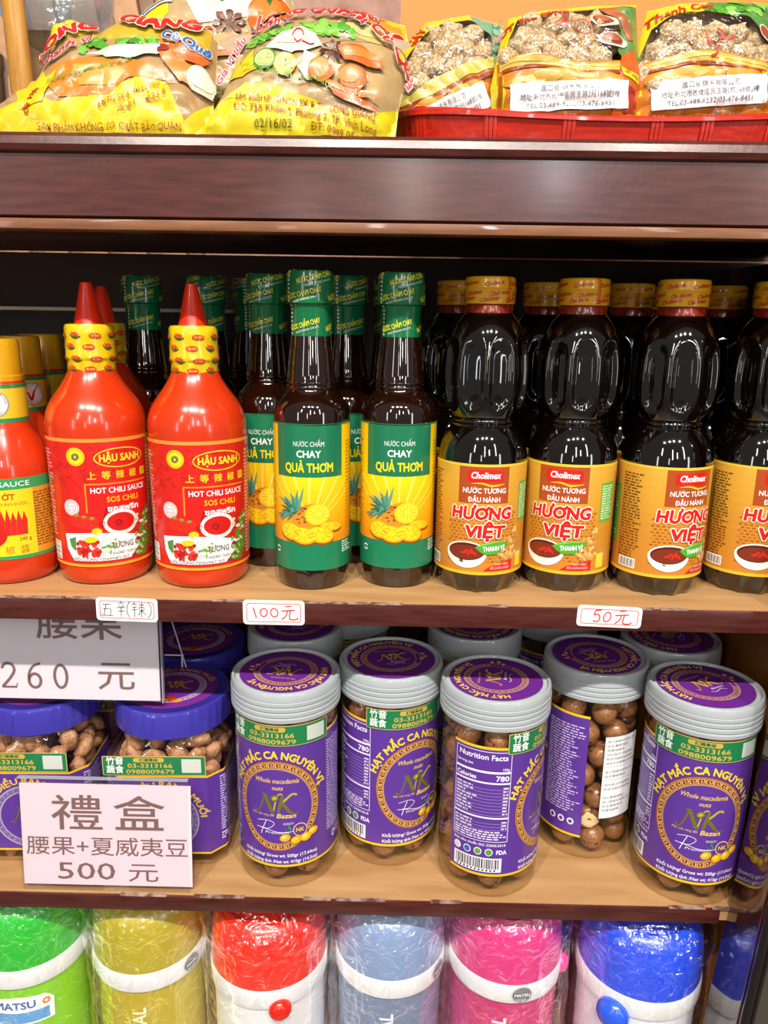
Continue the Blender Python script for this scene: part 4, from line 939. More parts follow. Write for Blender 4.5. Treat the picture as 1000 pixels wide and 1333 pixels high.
link('card', boxmesh((-0.082, -0.0006, 0.0, 0.0735, 0.0006, 0.088), M_card), card)
link('holder', boxmesh((-0.084, -0.0022, -0.0012, 0.0755, -0.0012, 0.090), M_acr), card, 'clear acrylic sheet')
link('holder_back', boxmesh((-0.084, 0.0012, -0.0012, 0.0755, 0.0022, 0.090), M_acr), card, 'clear acrylic sheet')
M_acre = mat('acrylic_edge', '#b9b4c4', 0.2, alpha=0.6)
bm = bmesh.new(); box(bm, 0.0757, -0.0022, -0.0012, 0.0767, 0.0022, 0.090); box(bm, 0.077, 0.004, 0.040, 0.094, 0.0045, 0.0412); box(bm, 0.092, 0.003, 0.030, 0.0932, 0.004, 0.041)
v0 = box(bm, 0.0, 0.003, 0.0, 0.0009, 0.004, 0.058); bmesh.ops.rotate(bm, cent=(0, 0, 0), matrix=Matrix.Rotation(-0.26, 3, 'Y'), verts=v0); bmesh.ops.translate(bm, vec=(0.0955, 0, 0.030), verts=v0)
link('holder_stand', finish(bm, M_acre), card, 'thin clear plastic stand edge')
A = Art(); A.text('腰果', 6, 58, 22, CG, 0, w=74, bold=0.010)
for k, d in enumerate('260'): digit_serif(A, d, -64 + k * 22.5, 9.5, 23, CG, 0)
A.text('元', 36, 12, 20, CG, 0, w=32, bold=0.006)
link('printed_price', A.build(front(-0.00065), P_paper), card)
card2 = thing('price_card', 'pinkish white gift box card with 500 price leaning on the blue-lidded jars', 'sign', (-0.2410, 0.0060, ZL + 0.0008), 0)
card2.rotation_euler = (-0.10, 0.0, 0.0)
M_card2 = mat('pinkish_card', '#ecd3de', 0.5)
link('card', boxmesh((-0.0735, -0.0006, 0.004, 0.0735, 0.0006, 0.0975), M_card2), card2)
link('holder', boxmesh((-0.0745, -0.0024, 0.0, 0.0715, -0.0014, 0.1035), M_acr), card2, 'clear acrylic sheet')
bm = bmesh.new(); box(bm, -0.0745, -0.0026, 0.0, 0.0715, 0.020, 0.0012); box(bm, -0.0745, 0.0012, 0.0, 0.0715, 0.0020, 0.1035)
link('holder_foot', finish(bm, M_acr), card2, 'clear acrylic back and foot')
bm = bmesh.new(); box(bm, -0.0745, -0.0026, 0.1027, 0.0715, 0.0020, 0.1035); link('holder_rim', finish(bm, M_acre), card2)
A = Art(); A.text('禮', -25, 58.5, 24, CG, 0, w=44, bold=0.006); A.text('盒', 29, 58.5, 24, CG, 0, w=44, bold=0.006)
A.text('腰果+夏威夷豆', 0, 33.5, 13, CG, 0, w=140, bold=0.003)
A.text('500', -18.6, 9.5, 15.5, CG, 0, w=50, bold=0.003); A.text('元', 31, 9.5, 13.5, CG, 0, w=26, bold=0.003)
link('printed_price', A.build(front(-0.00065), P_paper), card2)
def tag_obj(x, z, wd, hg, lb, fn, rot=0.0):
    t = thing('price_tag', lb, 'price tag', (x, -0.0008, z), 0, 'price tags stuck to the shelf edge'); t.rotation_euler = (0, rot, 0)
    bm = bmesh.new(); pts = []
    for cx, cy, a in ((wd / 2 - 3, hg / 2 - 3, 0), (-wd / 2 + 3, hg / 2 - 3, 90), (-wd / 2 + 3, -hg / 2 + 3, 180), (wd / 2 - 3, -hg / 2 + 3, 270)):
        for k in range(5): q = math.radians(a + k * 22.5); pts.append(((cx + 3 * math.cos(q)) * .001, (cy + 3 * math.sin(q)) * .001))
    f = [bm.verts.new((p[0], -0.0006, p[1])) for p in pts]; b = [bm.verts.new((p[0], 0.0006, p[1])) for p in pts]; n = len(pts)
    bm.faces.new(f); bm.faces.new(b[::-1])
    for i in range(n): bm.faces.new((f[i], b[i], b[(i + 1) % n], f[(i + 1) % n]))
    bmesh.ops.recalc_face_normals(bm, faces=bm.faces); link('sticker', finish(bm, mat('tag_white', '#f4f1ee', 0.35, coat=0.4), 0), t)
    A = Art(); x0, y0 = -wd / 2 + 3, -hg / 2 + 2.5; r = 2.2; P = []
    for cx, cy, a in ((-x0 - r, -y0 - r, 0), (x0 + r, -y0 - r, 90), (x0 + r, y0 + r, 180), (-x0 - r, y0 + r, 270)):
        for k in range(5): q = math.radians(a + k * 22.5); P.append((cx + r * math.cos(q), cy + r * math.sin(q)))
    A.rib(P + [P[0], P[1]], .55, '#d8432a', 0); fn(A); link('handwriting', A.build(front(-0.00065), P_paper), t)
def w1(A): # 五辛(辣)
    c = '#222226'
    for P in ([(-19, 4), (-12.5, 4.4)], [(-16, 4), (-17, 0), (-18, -5)], [(-18.6, .2), (-12.6, .6), (-13.2, -5)], [(-20.5, -5), (-11, -5)],
              [(-7, 5.6), (-2, 5.8)], [(-4.4, 7.4), (-4.2, 5.6)], [(-6, 4), (-5, 2.4)], [(-2.4, 4.2), (-3.6, 2.4)], [(-8, 1.8), (-1, 2.2)], [(-7, -1.2), (-1.6, -.8)], [(-4.4, 2), (-4.5, -6)],
              [(2.4, 7), (.4, 3), (.2, -2), (2.2, -6)], [(4, 5), (8, 5.4)], [(6, 7), (5.8, 5)], [(4.4, 2.6), (8, 3)], [(6, 2.6), (6, -5.5)], [(4, .4), (8.2, .6)], [(9.4, 4.6), (14, 5)], [(11.8, 6.8), (11.6, -5.6)], [(9.6, 2.6), (13.6, 2.8), (13.4, .2), (9.8, .2), (9.6, 2.6)], [(11.4, 0), (9, -4)], [(12, 0), (14.6, -3.6)], [(17, 7), (19, 3), (18.8, -2), (16.6, -6)]):
        A.rib(P if len(P) == 2 else sm2(P, 3) if len(P) < 5 else P, .5, c, 1)
def red_yuan(A, x, s=1.0):
    c = '#d3221c'
    A.rib([(x - 1, 5.2 * s), (x + 4, 6 * s)], .8, c, 1); A.rib([(x - 4, 1.6 * s), (x + 6.4, 2.6 * s)], .9, c, 1); A.curve([(x + 1, 2.2 * s), (x - .6, -2.4 * s), (x - 4, -5.4 * s)], .9, c, 1); A.curve([(x + 3, 2.4 * s), (x + 2.2, -3.6 * s), (x + 3.6, -5.4 * s), (x + 8, -5 * s), (x + 8.6, -3.4 * s)], .9, c, 1)
def w2(A):
    c = '#d3221c'; A.rib([(-16, 4.4), (-13.6, -4.4)], .9, c, 1); A.ring(-7.8, .2, 3.2, 3.7, .85, c, 1, 24, rot=-10); A.ring(.4, .2, 3.2, 3.9, .85, c, 1, 24, rot=10); red_yuan(A, 10)
def w3(A):
    c = '#d3221c'; A.rib([(-11, 5), (-12, 1.2)], .9, c, 1); A.rib([(-11.4, 5), (-6.2, 5.6)], .9, c, 1); A.curve([(-12, 1.2), (-9, 2), (-7.4, -.8), (-9, -4), (-12.6, -3.6)], .9, c, 1); A.ring(-1.8, 0, 3.0, 4.4, .85, c, 1, 24, rot=-15); red_yuan(A, 8.4, .95)
tag_obj(-0.2050, 1.1255, 48, 19, 'white price tag with black handwriting below the squeezy chili bottles', w1, 0.02)
tag_obj(-0.0903, 1.1255, 48, 20, 'white price tag with red 100 yuan handwriting below the pineapple sauce', w2, 0.0)
tag_obj(0.1700, 1.1275, 50, 17, 'white price tag with red 50 yuan handwriting below the soy sauce', w3, 0.03)

# ------------------------------------------------------------------ insulated flasks on the bottom shelf, each in a clear bag
M_film = clear_mat('crinkled_clear_film', '#fdfdfe', 1.0, 0.13, 0.09, bump=(48, 1.0, 2.5), add=True)
ZF = 0.520
def flask_parts(R0, dk, zl):
    """returns profiles with zl = lid top height above the board"""
    body = [(0, 0.002), (R0 * .80, 0.001), (R0 * .84, 0.0), (R0 * .87, 0.004), (R0 * .90, 0.05), (R0 * .93, zl - 0.09), (R0 * .935, zl - 0.078)]
    band_ = [(R0 * .93, zl - 0.080), (R0 * .975, zl - 0.079), (R0 * .985, zl - 0.076), (R0 * .985, zl - 0.062), (R0 * .97, zl - 0.0595), (R0 * .93, zl - 0.0590)]
    lid = [(R0 * .93, zl - 0.0605), (R0 * .968, zl - 0.0595)] + sm([(R0 * .968, zl - 0.0595), (R0 * .962, zl - 0.045), (R0 * .945, zl - 0.030), (R0 * .91, zl - 0.017), (R0 * .84, zl - 0.007), (R0 * .74, zl - 0.0025), (R0 * .70, zl - 0.0022), (R0 * .66, zl - 0.0045), (R0 * .58, zl - 0.0040), (R0 * .3, zl - 0.001), (0, zl)], 3)
    return body, band_, lid
def flask(x, y, R0, zl, cl, cb, rz, label, txt_col, badge=None, knob=None, words=True, front_logo=False, fseed=0):
    t = thing('vacuum_flask', label, 'flask', (x, y, ZF), rz, 'insulated flasks in clear bags on the bottom shelf')
    Pb, Pn, Pl = flask_parts(R0, 0, zl)
    link('body', lathe(Pb, mat('flask_body', cb, 0.35, coat=0.3), 64), t)
    link('band', lathe(Pn, mat('flask_white_band', '#d9dadb', 0.35, coat=0.3), 64), t, 'white plastic band')
    link('lid', lathe(Pl, mat('flask_lid', cl, 0.30, coat=0.25), 64), t)
    Z = zl * 1000; rb = R0 * .932
    A = Art()
    if words:
        A.text('THERMAL', 0, Z - 150, 12, txt_col, 0, w=72, bold=0.03, rot=90); A.text('as you think', -14, Z - 148, 3.2, txt_col, 0, w=40, rot=90)
        A.V = [(x_ + 6, y_ + 16, l) for x_, y_, l in A.V]
    if front_logo:
        A.poly([(-30, Z - 122), (30, Z - 122), (31, Z - 100), (24, Z - 93), (0, Z - 90), (-24, Z - 93), (-31, Z - 100)], '#e9eeee', 0); A.text('MATSU', -3, Z - 104, 7.6, '#3457a8', 1, w=36, bold=0.03); A.rect(-26, Z - 120, 26, Z - 108, '#5a9ad0', 1)
        for k in range(8): q = k * .785; A.ell(24 + 2.6 * math.cos(q), Z - 101 + 2.6 * math.sin(q), 1.2, 1.2, '#e07a2a', 1, 8)
    if words or front_logo: link('printed_words', A.build(cyl(rb, 0, 0, None, .0004), P_lab, du=4), t)
    if badge is not None:
        A = Art(); A.ell(0, Z - 69, 9.4, 8.6, '#77797c', 0, 30); A.ring(0, Z - 69, 9.4, 8.6, .7, '#b9babc', 1, 30); A.rect(-9, Z - 71.4, 9, Z - 66.6, '#55575a', 1); A.text('MATSU', 0, Z - 70.6, 3.0, '#eeeeee', 2, w=14, bold=0.03)
        A.lines(-5, Z - 76, 5, Z - 73, 2, '#cfd0d2', 2, 3)
        link('badge', A.build(cyl(R0 * .985, 0, badge, None, .0006), P_lab, du=3), t, 'grey round badge')
    if knob:
        az, zk, kc, kr = knob; bm = bmesh.new(); bmesh.ops.create_uvsphere(bm, u_segments=24, v_segments=12, radius=1)
        bmesh.ops.scale(bm, vec=(kr, kr * .75, kr), verts=bm.verts)
        bmesh.ops.translate(bm, vec=(0, -(R0 * .96 + kr * .15), zl - zk), verts=bm.verts); bmesh.ops.rotate(bm, cent=(0, 0, 0), matrix=Matrix.Rotation(az, 3, 'Z'), verts=bm.verts)
        link('spout_button', finish(bm, mat('flask_button', kc, 0.25, coat=0.5)), t)
    # film bag
    R = random.Random(fseed); off = Vector((fseed * 3.1, 0, 0)); n = 84; bm = bmesh.new(); rings = []
    ztop = min(zl + 0.012, 0.3255)
    prof = [(R0 * .96, 0.004 + i * (zl - 0.034) / 40) for i in range(41)] + sm([(R0 * .97, zl - 0.028), (R0 * .99, zl - 0.018), (R0 * .93, zl - 0.006), (R0 * .72, ztop - 0.003), (R0 * .35, ztop), (0.002, ztop)], 4)
    for r, z in prof:
        ring = []
        for i in range(n):
            th = 2 * PI * i / n; d = Vector((math.sin(th), -math.cos(th), 0))
            k = 1 + 0.0
            p = d * 2.2 + Vector((0, 0, z * 9)) + off; rid = abs(mnoise.noise(p)) ; fine = abs(mnoise.noise(Vector((d.x * 6, d.y * 6, z * 30)) + off))
            gath = 0.0016 * math.sin(th * 13 + 3 * mnoise.noise(Vector((z * 12, d.x, d.y)) + off)) * smooth01(0, 0.02, zl - 0.02 - z)
            side = 0.0045 * (abs(math.sin(th)) ** 8)      # film gathers out to the two sides
            rr = r + 0.0030 * (rid * 1.6) + 0.0022 * fine + max(gath, -0.0008) + side + 0.0012
            if r < R0 * .8: rr = r
            rr += R.uniform(-.0009, .0009) if r > R0 * .4 else 0
            ring.append(bm.verts.new((rr * d.x, rr * d.y, z + (0.002 * (fine - .3) if r < R0 * .9 else R.uniform(-.002, .002)))))
        rings.append(ring)
    for a, b in zip(rings, rings[1:]):
        for i in range(n): bm.faces.new((a[i], a[(i + 1) % n], b[(i + 1) % n], b[i]))
    bmesh.ops.triangulate(bm, faces=bm.faces)
    link('film_bag', finish(bm, M_film, 14), t, 'crinkled clear plastic bag')
    return t
FL = 0.308
flask(-0.3440, 0.0600, 0.0540, FL, '#1fae2a', '#7fc81c', 0.15, 'bright green insulated flask in a clear bag at the left edge', '#ffffff', front_logo=True, words=False, fseed=1)
flask(-0.2270, 0.0600, 0.0535, FL, '#a89a1c', '#b3a022', 0.05, 'olive yellow insulated flask in a clear bag between the green and red ones', '#e8e0b0', badge=1.02, fseed=2)
flask(-0.1090, 0.0480, 0.0560, FL, '#e0210e', '#e0e0e0', 0.1, 'red-lidded insulated flask in a clear bag with a red button', '#ffffff', knob=(0.22, 0.080, '#d8200e', 0.0105), words=False, front_logo=False, fseed=3)
flask(0.0060, 0.0600, 0.0535, FL, '#7b93b8', '#70809c', -0.05, 'slate blue insulated flask in a clear bag next to the red-lidded one', '#dfe3ea', badge=1.08, fseed=4)
flask(0.1170, 0.0600, 0.0550, FL, '#cf2f78', '#c22a6c', -0.2, 'magenta pink insulated flask in a clear bag with a round grey badge', '#f0d8e2', badge=0.36, knob=(1.5, 0.070, '#d8207a', 0.009), fseed=5)
flask(0.2420, 0.0480, 0.0580, FL, '#1f49d8', '#dcdfe6', -0.3, 'blue-lidded insulated flask in a clear bag next to the dark post', '#2a50d0', knob=(-0.35, 0.082, '#2a5ae0', 0.015), words=False, fseed=6)

# ------------------------------------------------------------------ bags and basket on top of the beam
ZT = 1.467
P_bag = tone(print_mat('printed_bag_film', 0.35, coat=0.35, bump=(70, 0.35)), 0.66); M_win = clear_mat('bag_window_film', '#f6f2ea', 1.0, 0.08, 0.05, bump=(60, 0.8, 1.0), add=True)
def dist_poly(px, py, P):
    d = 1e9; inside = False; n = len(P)
    for i in range(n):
        x0, y0 = P[i]; x1, y1 = P[(i + 1) % n]; dx, dy = x1 - x0, y1 - y0
        t = max(0, min(1, ((px - x0) * dx + (py - y0) * dy) / (dx * dx + dy * dy + 1e-9)))
        d = min(d, math.hypot(px - x0 - t * dx, py - y0 - t * dy))
        if (y0 > py) != (y1 > py) and px < (x1 - x0) * (py - y0) / (y1 - y0) + x0: inside = not inside
    return d if inside else 0.0
class Bag:
    """pouch: outline P in mm (x right, y up from the board), leaning back; bulge B (m)"""
    def __init__(s, name, label, cat, P, loc, lean, B, group, seed=0, tilt=0.0, k=26.0, vs=1.0):
        s.vs = vs
        s.P = P; s.B = B; s.k = k; s.off = Vector((seed * 5.3, 0, 0)); s.lean = lean
        s.root = thing(name, label, cat, loc, tilt, group)
    def h(s, u, v):
        d = dist_poly(u, v, s.P); b = s.B * (1 - math.exp(-d / (s.k * .45)))
        w_ = 0.0021 * (abs(mnoise.noise(Vector((u * .055, v * .075, 0)) + s.off)) * 2 - .5) + 0.0005 * mnoise.noise(Vector((u * .13, v * .13, 3)) + s.off)
        return b + w_ * min(1, d / 5)
    def map(s, sign=1, lift=0.0, scale=1.0):
        cl, sl = math.cos(s.lean), math.sin(s.lean)
        def f(u, v, L):
            h = (s.h(u, v) * scale + lift) * sign; V = v * .001 * s.vs
            return (u * .001, V * sl - h * cl, V * cl + h * sl * (1 if sign > 0 else 1))
        return f
    def front(s, A, m=None, name='printed_front', label=None, d=3.0): return link(name, A.build(s.map(), m or P_bag, du=d, dv=d, eps=0.00026), s.root, label)
    def back(s, col):
        A = Art(); A.poly(s.P, col); return link('back_film', A.build(s.map(-1, 0.0, .45), P_bag, du=8, dv=8, eps=-0.00016), s.root)
def blob(A, cx, cy, rx, ry, cols, L, rot=0, seed=0, wob=.12, n=22):
    R = random.Random(seed); ph = [R.uniform(0, 6.28) for _ in range(3)]
    for q, c in enumerate(cols):
        k = 1 - q * .24; P = []; co, si = math.cos(math.radians(rot)), math.sin(math.radians(rot))
        for i in range(n):
            t = 2 * PI * i / n; r = k * (1 + wob * math.sin(2 * t + ph[0]) + wob * .7 * math.sin(3 * t + ph[1])); x, y = rx * r * math.cos(t), ry * r * math.sin(t)
            P.append((cx + x * co - y * si - rx * .08 * q, cy + x * si + y * co + ry * .12 * q))
        A.poly(P, c, L + q)
def leafy(A, cx, cy, w_, h_, L, seed, n=26):
    R = random.Random(seed)
    for i in range(n):
        x = cx + R.uniform(-w_, w_); y = cy + R.uniform(-h_, h_) - (x - cx) * .0; blob(A, x, y, R.uniform(3, 5.5), R.uniform(2, 3.2), [R.choice(['#5cb030', '#7cc840', '#4a9a2a', '#93d455'])], L + i % 3, R.uniform(-40, 40), i, .25, 12)
def mix_art(A, ox, oy, s, L, seed, full=True):
    """printed picture: greens, radish, anise, potatoes, carrots, limes"""
    def g(x, y): return (ox + x * s, oy + y * s)
    x, y = g(-28, 14); leafy(A, x, y, 26 * s, 3.5 * s, L, seed, 20)
    x, y = g(18, 18); leafy(A, x, y, 22 * s, 6 * s, L, seed + 1, 20)
    A.poly([g(-36, 4), g(-22, 15), g(-6, 18), g(6, 14), g(14, 4), g(-2, -2), g(-20, -1)], '#e8eedd', L + 3); A.poly([g(-30, 6), g(-18, 15), g(-4, 16), g(2, 12), g(-4, 6), g(-18, 4)], '#f2d8d0', L + 4)
    A.ring(*g(-8, 11), 5 * s, 5.5 * s, 1.0 * s, '#d8281c', L + 5, 26, 0, 320); A.curve([g(-4, 6), g(2, 3), g(6, 4)], 1.0 * s, '#d8281c', L + 5)
    for cx, cy, c1, c2 in ((-36, -6, '#5aa02c', '#c8e07a'), (-18, -11, '#e0d020', '#f0ec70')):
        A.ell(*g(cx, cy), 10 * s, 8.6 * s, c1, L + 5, 26); A.ell(*g(cx, cy), 8.6 * s, 7.2 * s, '#f2f4c8', L + 6, 24); A.ell(*g(cx, cy), 7.6 * s, 6.3 * s, c2, L + 7, 22)
        for k in range(8): q = k * .785; A.rib([g(cx, cy), g(cx + 7 * math.cos(q), cy + 5.8 * math.sin(q))], .5 * s, '#f2f4c8', L + 8)
    A.poly([g(-2, -2), g(8, -4), g(10, -22), g(2, -24), g(-6, -14)], '#f3ead8', L + 5)
    R = random.Random(seed + 5)
    for k in range(8): q = k * .785; A.poly([g(22, -2), g(22 + 9 * math.cos(q - .28), -2 + 7 * math.sin(q - .28)), g(22 + 11.5 * math.cos(q), -2 + 9 * math.sin(q)), g(22 + 9 * math.cos(q + .28), -2 + 7 * math.sin(q + .28))], R.choice(['#5a2a18', '#47200f', '#6d3a20']), L + 6 + k % 2)
    for pts in ([(28, 2), (46, 3), (62, -4), (66, -12), (52, -13), (34, -9)], [(14, -22), (34, -28), (54, -36), (64, -42), (50, -41), (24, -32)]):
        A.poly([g(*q) for q in pts], '#e86a1c', L + 8); A.poly([g(q[0], q[1] * .5 + pts[0][1] * .5 - 2) for q in pts], '#f08a34', L + 9)
    blob(A, *g(14, -17), 11.5 * s, 9 * s, ['#cf7a34', '#e6984e', '#f0b070'], L + 10, 10, seed + 2, .05); blob(A, *g(40, -22), 14 * s, 8 * s, ['#cf6f2a', '#e68c44', '#f0a868'], L + 10, -8, seed + 3, .06)
GRY = 'mixed spice bags lying on top of the shelf'
def spice_bag(P, loc, lean, B, seed, label, tilt, fn, back='#e9dc20', vs=1.30):
    b = Bag('snack_bag', label, 'bag', P, loc, lean, B, GRY, seed, tilt, vs=vs); b.back(back); A = Art(); fn(A, P); b.front(A); return b
def clipx(P, f): return [p for p in P if f(p)]
# front centre bag ---------------------------------------------------------
def art_center(A, P):
    A.poly(P, '#c9a873', 0)
    blob(A, 2, 58, 62, 10, ['#b89a72', '#c4a67c'], 1, 0, 4); blob(A, 42, 62, 22, 8, ['#d8c070', '#e2cf8a'], 2, -12, 6)
    A.poly([(-74, 0), (64, 0), (66, 18), (48, 10), (24, 12), (0, 18), (-20, 24), (-40, 26), (-58, 20)], '#f2e014', 2); A.poly([(-55, 19), (-40, 26), (-24, 24), (-30, 20), (-44, 17)], '#fbf06a', 3)
    A.poly([(-56, 34), (-50, 44), (-44, 45), (-46, 40), (-36, 50), (-36, 42), (-28, 48), (-34, 38), (-26, 36), (-42, 30)], '#f4d81c', 3)
    mix_art(A, 2, 44, .80, 4, 21)
    A.curve([(-44, 33), (-30, 34), (-10, 29), (10, 22), (20, 20)], .2, '#c9a873', 3)
    A.text('Phụng nấu đều dùng được', 0, 0, 3.0, '#6cae1c', 16, w=62, shear=.25, warp=lambda X, Y: (-10 + X, 27.0 + Y - X * .20 - X * X * .0012))
    A.text('LONG QUANG', 0, 0, 7.5, '#d82218', 16, w=86, bold=0.05, shear=.2, out=('#f6e8dc', .04), warp=lambda X, Y: (6 + X, 69.0 + Y - X * X * .0017))
    A.text('Thanh Vị', 0, 0, 3.2, '#c82a3a', 16, w=30, bold=.03, shear=.3, out=('#f4e6ee', .05), warp=lambda X, Y: (-24 + X, 61 + Y + X * .12))
    A.text('Gia Vị Lẩu', 0, 0, 4.4, '#c8303a', 16, w=34, bold=.03, shear=.2, out=('#f0e4ee', .06), warp=lambda X, Y: (-52 + X * .50 - Y * .8, 44 + X * .84 + Y * .55))
    A.text('Gia Củ Quả', 0, 0, 6.2, '#d8321c', 16, w=62, bold=.04, shear=.2, out=('#f6f2f4', .045), warp=lambda X, Y: (46 + (X + 8) * .78 + Y * .60 - .004 * X * X, 56 - (X + 4) * .60 + Y * .8 - .007 * X * X))
    A.text('Sản xuất tại: DNTN SX & TM LONG GIANG', 0, 0, 3.4, '#b8381c', 6, w=96, warp=lambda X, Y: (2 + X, 12.6 + Y - X * .10 - X * X * .0006)); A.text('ĐC: 73/5 Khóm 2, Phường 2, TP. Vĩnh Long', 0, 0, 3.4, '#b8381c', 6, w=98, warp=lambda X, Y: (2 + X, 7.6 + Y - X * .10 - X * X * .0006)); A.text('ĐT: 0909 054 08', 26, 0.2, 2.8, '#b8381c', 6, w=40, rot=-7); A.text('02/16/02', -20, 3, 3.4, '#6a5a20', 6, w=26)
Pc = [(-77, -2), (-58, 28), (-50, 46), (-40, 60), (-28, 71), (-8, 77), (18, 78), (40, 76), (56, 66), (68, 50), (71, 36), (66, 18), (58, -2), (20, -5), (-40, -5)]
spice_bag(Pc, (-0.0665, 0.0260, ZT + 0.0015), 0.42, 0.018, 2, 'yellow bottomed spice bag in front, limes and carrots printed on it, beside the red basket', 0.0, art_center)
# front left bag -----------------------------------------------------------
def art_left(A, P):
    A.poly(P, '#c39a66', 0)
    A.poly([(-90, 0), (72, 0), (70, 26), (52, 8), (40, 30), (22, 34), (0, 26), (-20, 24), (-34, 16), (-52, 20), (-84, 12)], '#f1df12', 2)
    A.poly([(-42, 42), (-20, 47), (12, 46), (30, 40), (40, 31), (14, 33), (0, 22), (-34, 19), (-44, 27)], '#e08c28', 3); A.poly([(-26, 40), (0, 42), (12, 37), (4, 28), (-20, 26)], '#eab04a', 4)
    A.poly([(-62, 12), (-68, 26), (-60, 28), (-62, 38), (-54, 33), (-50, 41), (-46, 34), (-38, 38), (-42, 28), (-46, 16)], '#f4d41a', 4); A.text('Ớt Việt', -53, 17, 3.4, '#d8281c', 6, w=18, rot=64, bold=.03)
    A.poly([(-50, 58), (-50, 82), (-44, 83), (-16, 76), (-24, 66)], '#f4e60c', 1)
    A.poly([(-20, 72), (10, 84), (40, 84), (66, 76), (66, 54), (40, 60), (8, 62), (-16, 60)], '#d8b428', 1); A.poly([(30, 66), (62, 60), (64, 36), (40, 44)], '#e0912c', 2)
    leafy(A, 4, 56, 26, 4.5, 5, 31, 26); A.poly([(-22, 48), (10, 54), (40, 56), (42, 50), (18, 45)], '#dcead6', 9)
    A.text('Phụng nấu đều dùng được', 0, 0, 3.4, '#62a81c', 9, w=60, shear=.25, warp=lambda X, Y: (-14 + X, 36 + Y + X * .26)); 
    for pts, c in (([(36, 54), (50, 57), (66, 50), (62, 44), (46, 46)], '#e86a1c'), ([(34, 50), (44, 52), (58, 38), (60, 26), (50, 30), (38, 42)], '#ee8a34')): A.poly(pts, c, 10)
    blob(A, 62, 34, 8, 9, ['#e8e2c8', '#f4f0de'], 11, 30, 5)
    A.text('LONG', 0, 0, 8.6, '#d82218', 12, w=44, bold=.05, shear=.15, out=('#f6e8dc', .04), warp=lambda X, Y: (-36 + X * .86 - Y * .4, 60 + X * .52 + Y * .8))
    A.text('GIANG', 0, 0, 9.5, '#d82218', 12, w=58, bold=.055, shear=.1, out=('#f8ecd8', .045), warp=lambda X, Y: (30 + X, 68 + Y - X * .10 + .004 * X * X))
    A.text('Thanh Vị', 0, 0, 3.6, '#c82a3a', 12, w=40, bold=.03, shear=.3, out=('#f4e6ee', .05), warp=lambda X, Y: (-34 + X * .9, 50 + X * .42 + Y)); A.text('Củ Quả', 0, 0, 5.0, '#3a6ab8', 12, w=30, bold=.04, shear=.3, out=('#f6f2f4', .06), warp=lambda X, Y: (50 + X, 56 + Y - X * .28))
    A.text('DNTN SX & TM LONG GIANG', 0, 0, 3.6, '#c8441c', 9, w=58, warp=lambda X, Y: (22 + X, 22 + Y + X * .30)); A.text('75401 - 0633 8', 24, 16, 3.2, '#c8441c', 9, w=36, rot=17)
    A.text('SẢN PHẨM KHÔNG CÓ CHẤT BẢO QUẢN', 0, 1.5, 3.6, '#b8381c', 9, w=100, rot=1)
    blob(A, 36, 52, 4, 3, ['#a03018'], 12, 0, 3)
Pl_ = [(-90, -4), (-88, 20), (-72, 32), (-58, 42), (-54, 58), (-52, 80), (-38, 86), (-16, 76), (-4, 84), (14, 87), (40, 86), (62, 80), (70, 70), (71, 34), (66, 14), (56, -4), (10, -6), (-50, -6)]
spice_bag([(x * .99, y * .86) for x, y in Pl_], (-0.2010, 0.0270, ZT + 0.0012), 0.42, 0.017, 4, 'yellow spice bag in front at the far left, red capital letters across its top', 0.0, lambda A, P: (art_left(A, Pl_), setattr(A, 'V', [(x * .99, y * .86, l) for x, y, l in A.V])))
# bag behind --------------------------------------------------------------
def art_back(A, P):
    A.poly(P, '#c9ab78', 0); A.poly([(-70, 60), (-64, 80), (-50, 92), (-34, 100), (-30, 84), (-52, 66), (-60, 48)], '#f2e414', 1); A.poly([(-62, -2), (66, -2), (66, 20), (30, 28), (0, 20), (-62, 30)], '#c8a81a', 1); A.poly([(-10, 0), (60, 0), (60, 30), (20, 34), (-6, 22)], '#a08a20', 2)
    A.poly([(-20, 96), (50, 104), (62, 92), (40, 82), (-6, 76)], '#e2e8d8', 2); leafy(A, 10, 100, 34, 6, 3, 51, 24)
    A.ell(48, 82, 16, 14, '#df6a14', 8, 28); A.ell(46, 85, 11, 9, '#ee8328', 9, 24); A.poly([(40, 94), (48, 96), (56, 93), (50, 91), (49, 86), (46, 91)], '#3c6a24', 10)
    for k in range(8): q = k * .785; A.poly([(18, 76), (18 + 11 * math.cos(q - .28), 76 + 7 * math.sin(q - .28)), (18 + 14 * math.cos(q), 76 + 9 * math.sin(q)), (18 + 11 * math.cos(q + .28), 76 + 7 * math.sin(q + .28))], ['#6d3418', '#82441f'][k % 2], 8 + k % 2)
    blob(A, 14, 62, 15, 8, ['#cf7a34', '#e6a05c', '#f0b87c'], 10, 8, 3, .05); blob(A, 42, 62, 17, 8, ['#d87a34', '#ea9a54', '#f2b27a'], 10, -6, 5, .05); blob(A, 46, 48, 13, 7, ['#e6dcc0', '#f2ecd8'], 9, 0, 8)
    A.text('L', -46, 64, 11, '#d82218', 6, w=13, bold=.06, out=('#f6e8dc', .05), rot=-12); A.text('O', -26, 58, 10, '#d82218', 6, w=12, bold=.06, out=('#f6e8dc', .05)); A.ring(-10, 72, 6, 5.5, 1.2, '#d8281c', 6, 24, 20, 340); A.ring(2, 70, 4, 3.6, 1.1, '#d8281c', 6, 20)
    A.text('Đậy', -16, 98, 8, '#2a7ac8', 6, w=30, bold=.04, shear=.25, rot=8, out=('#f4f6f0', .05)); A.curve([(-52, 84), (-40, 92), (-28, 93)], 3.2, '#f4f4f4', 5); A.curve([(-52, 85), (-40, 93), (-28, 94)], 1.6, '#3a7ac8', 6)
    A.text('Đặc sản', 22, 34, 5, '#8aa81c', 5, w=30, shear=.25, rot=12); A.lines(-6, 16, 30, 28, 3, '#b89820', 3, 5)
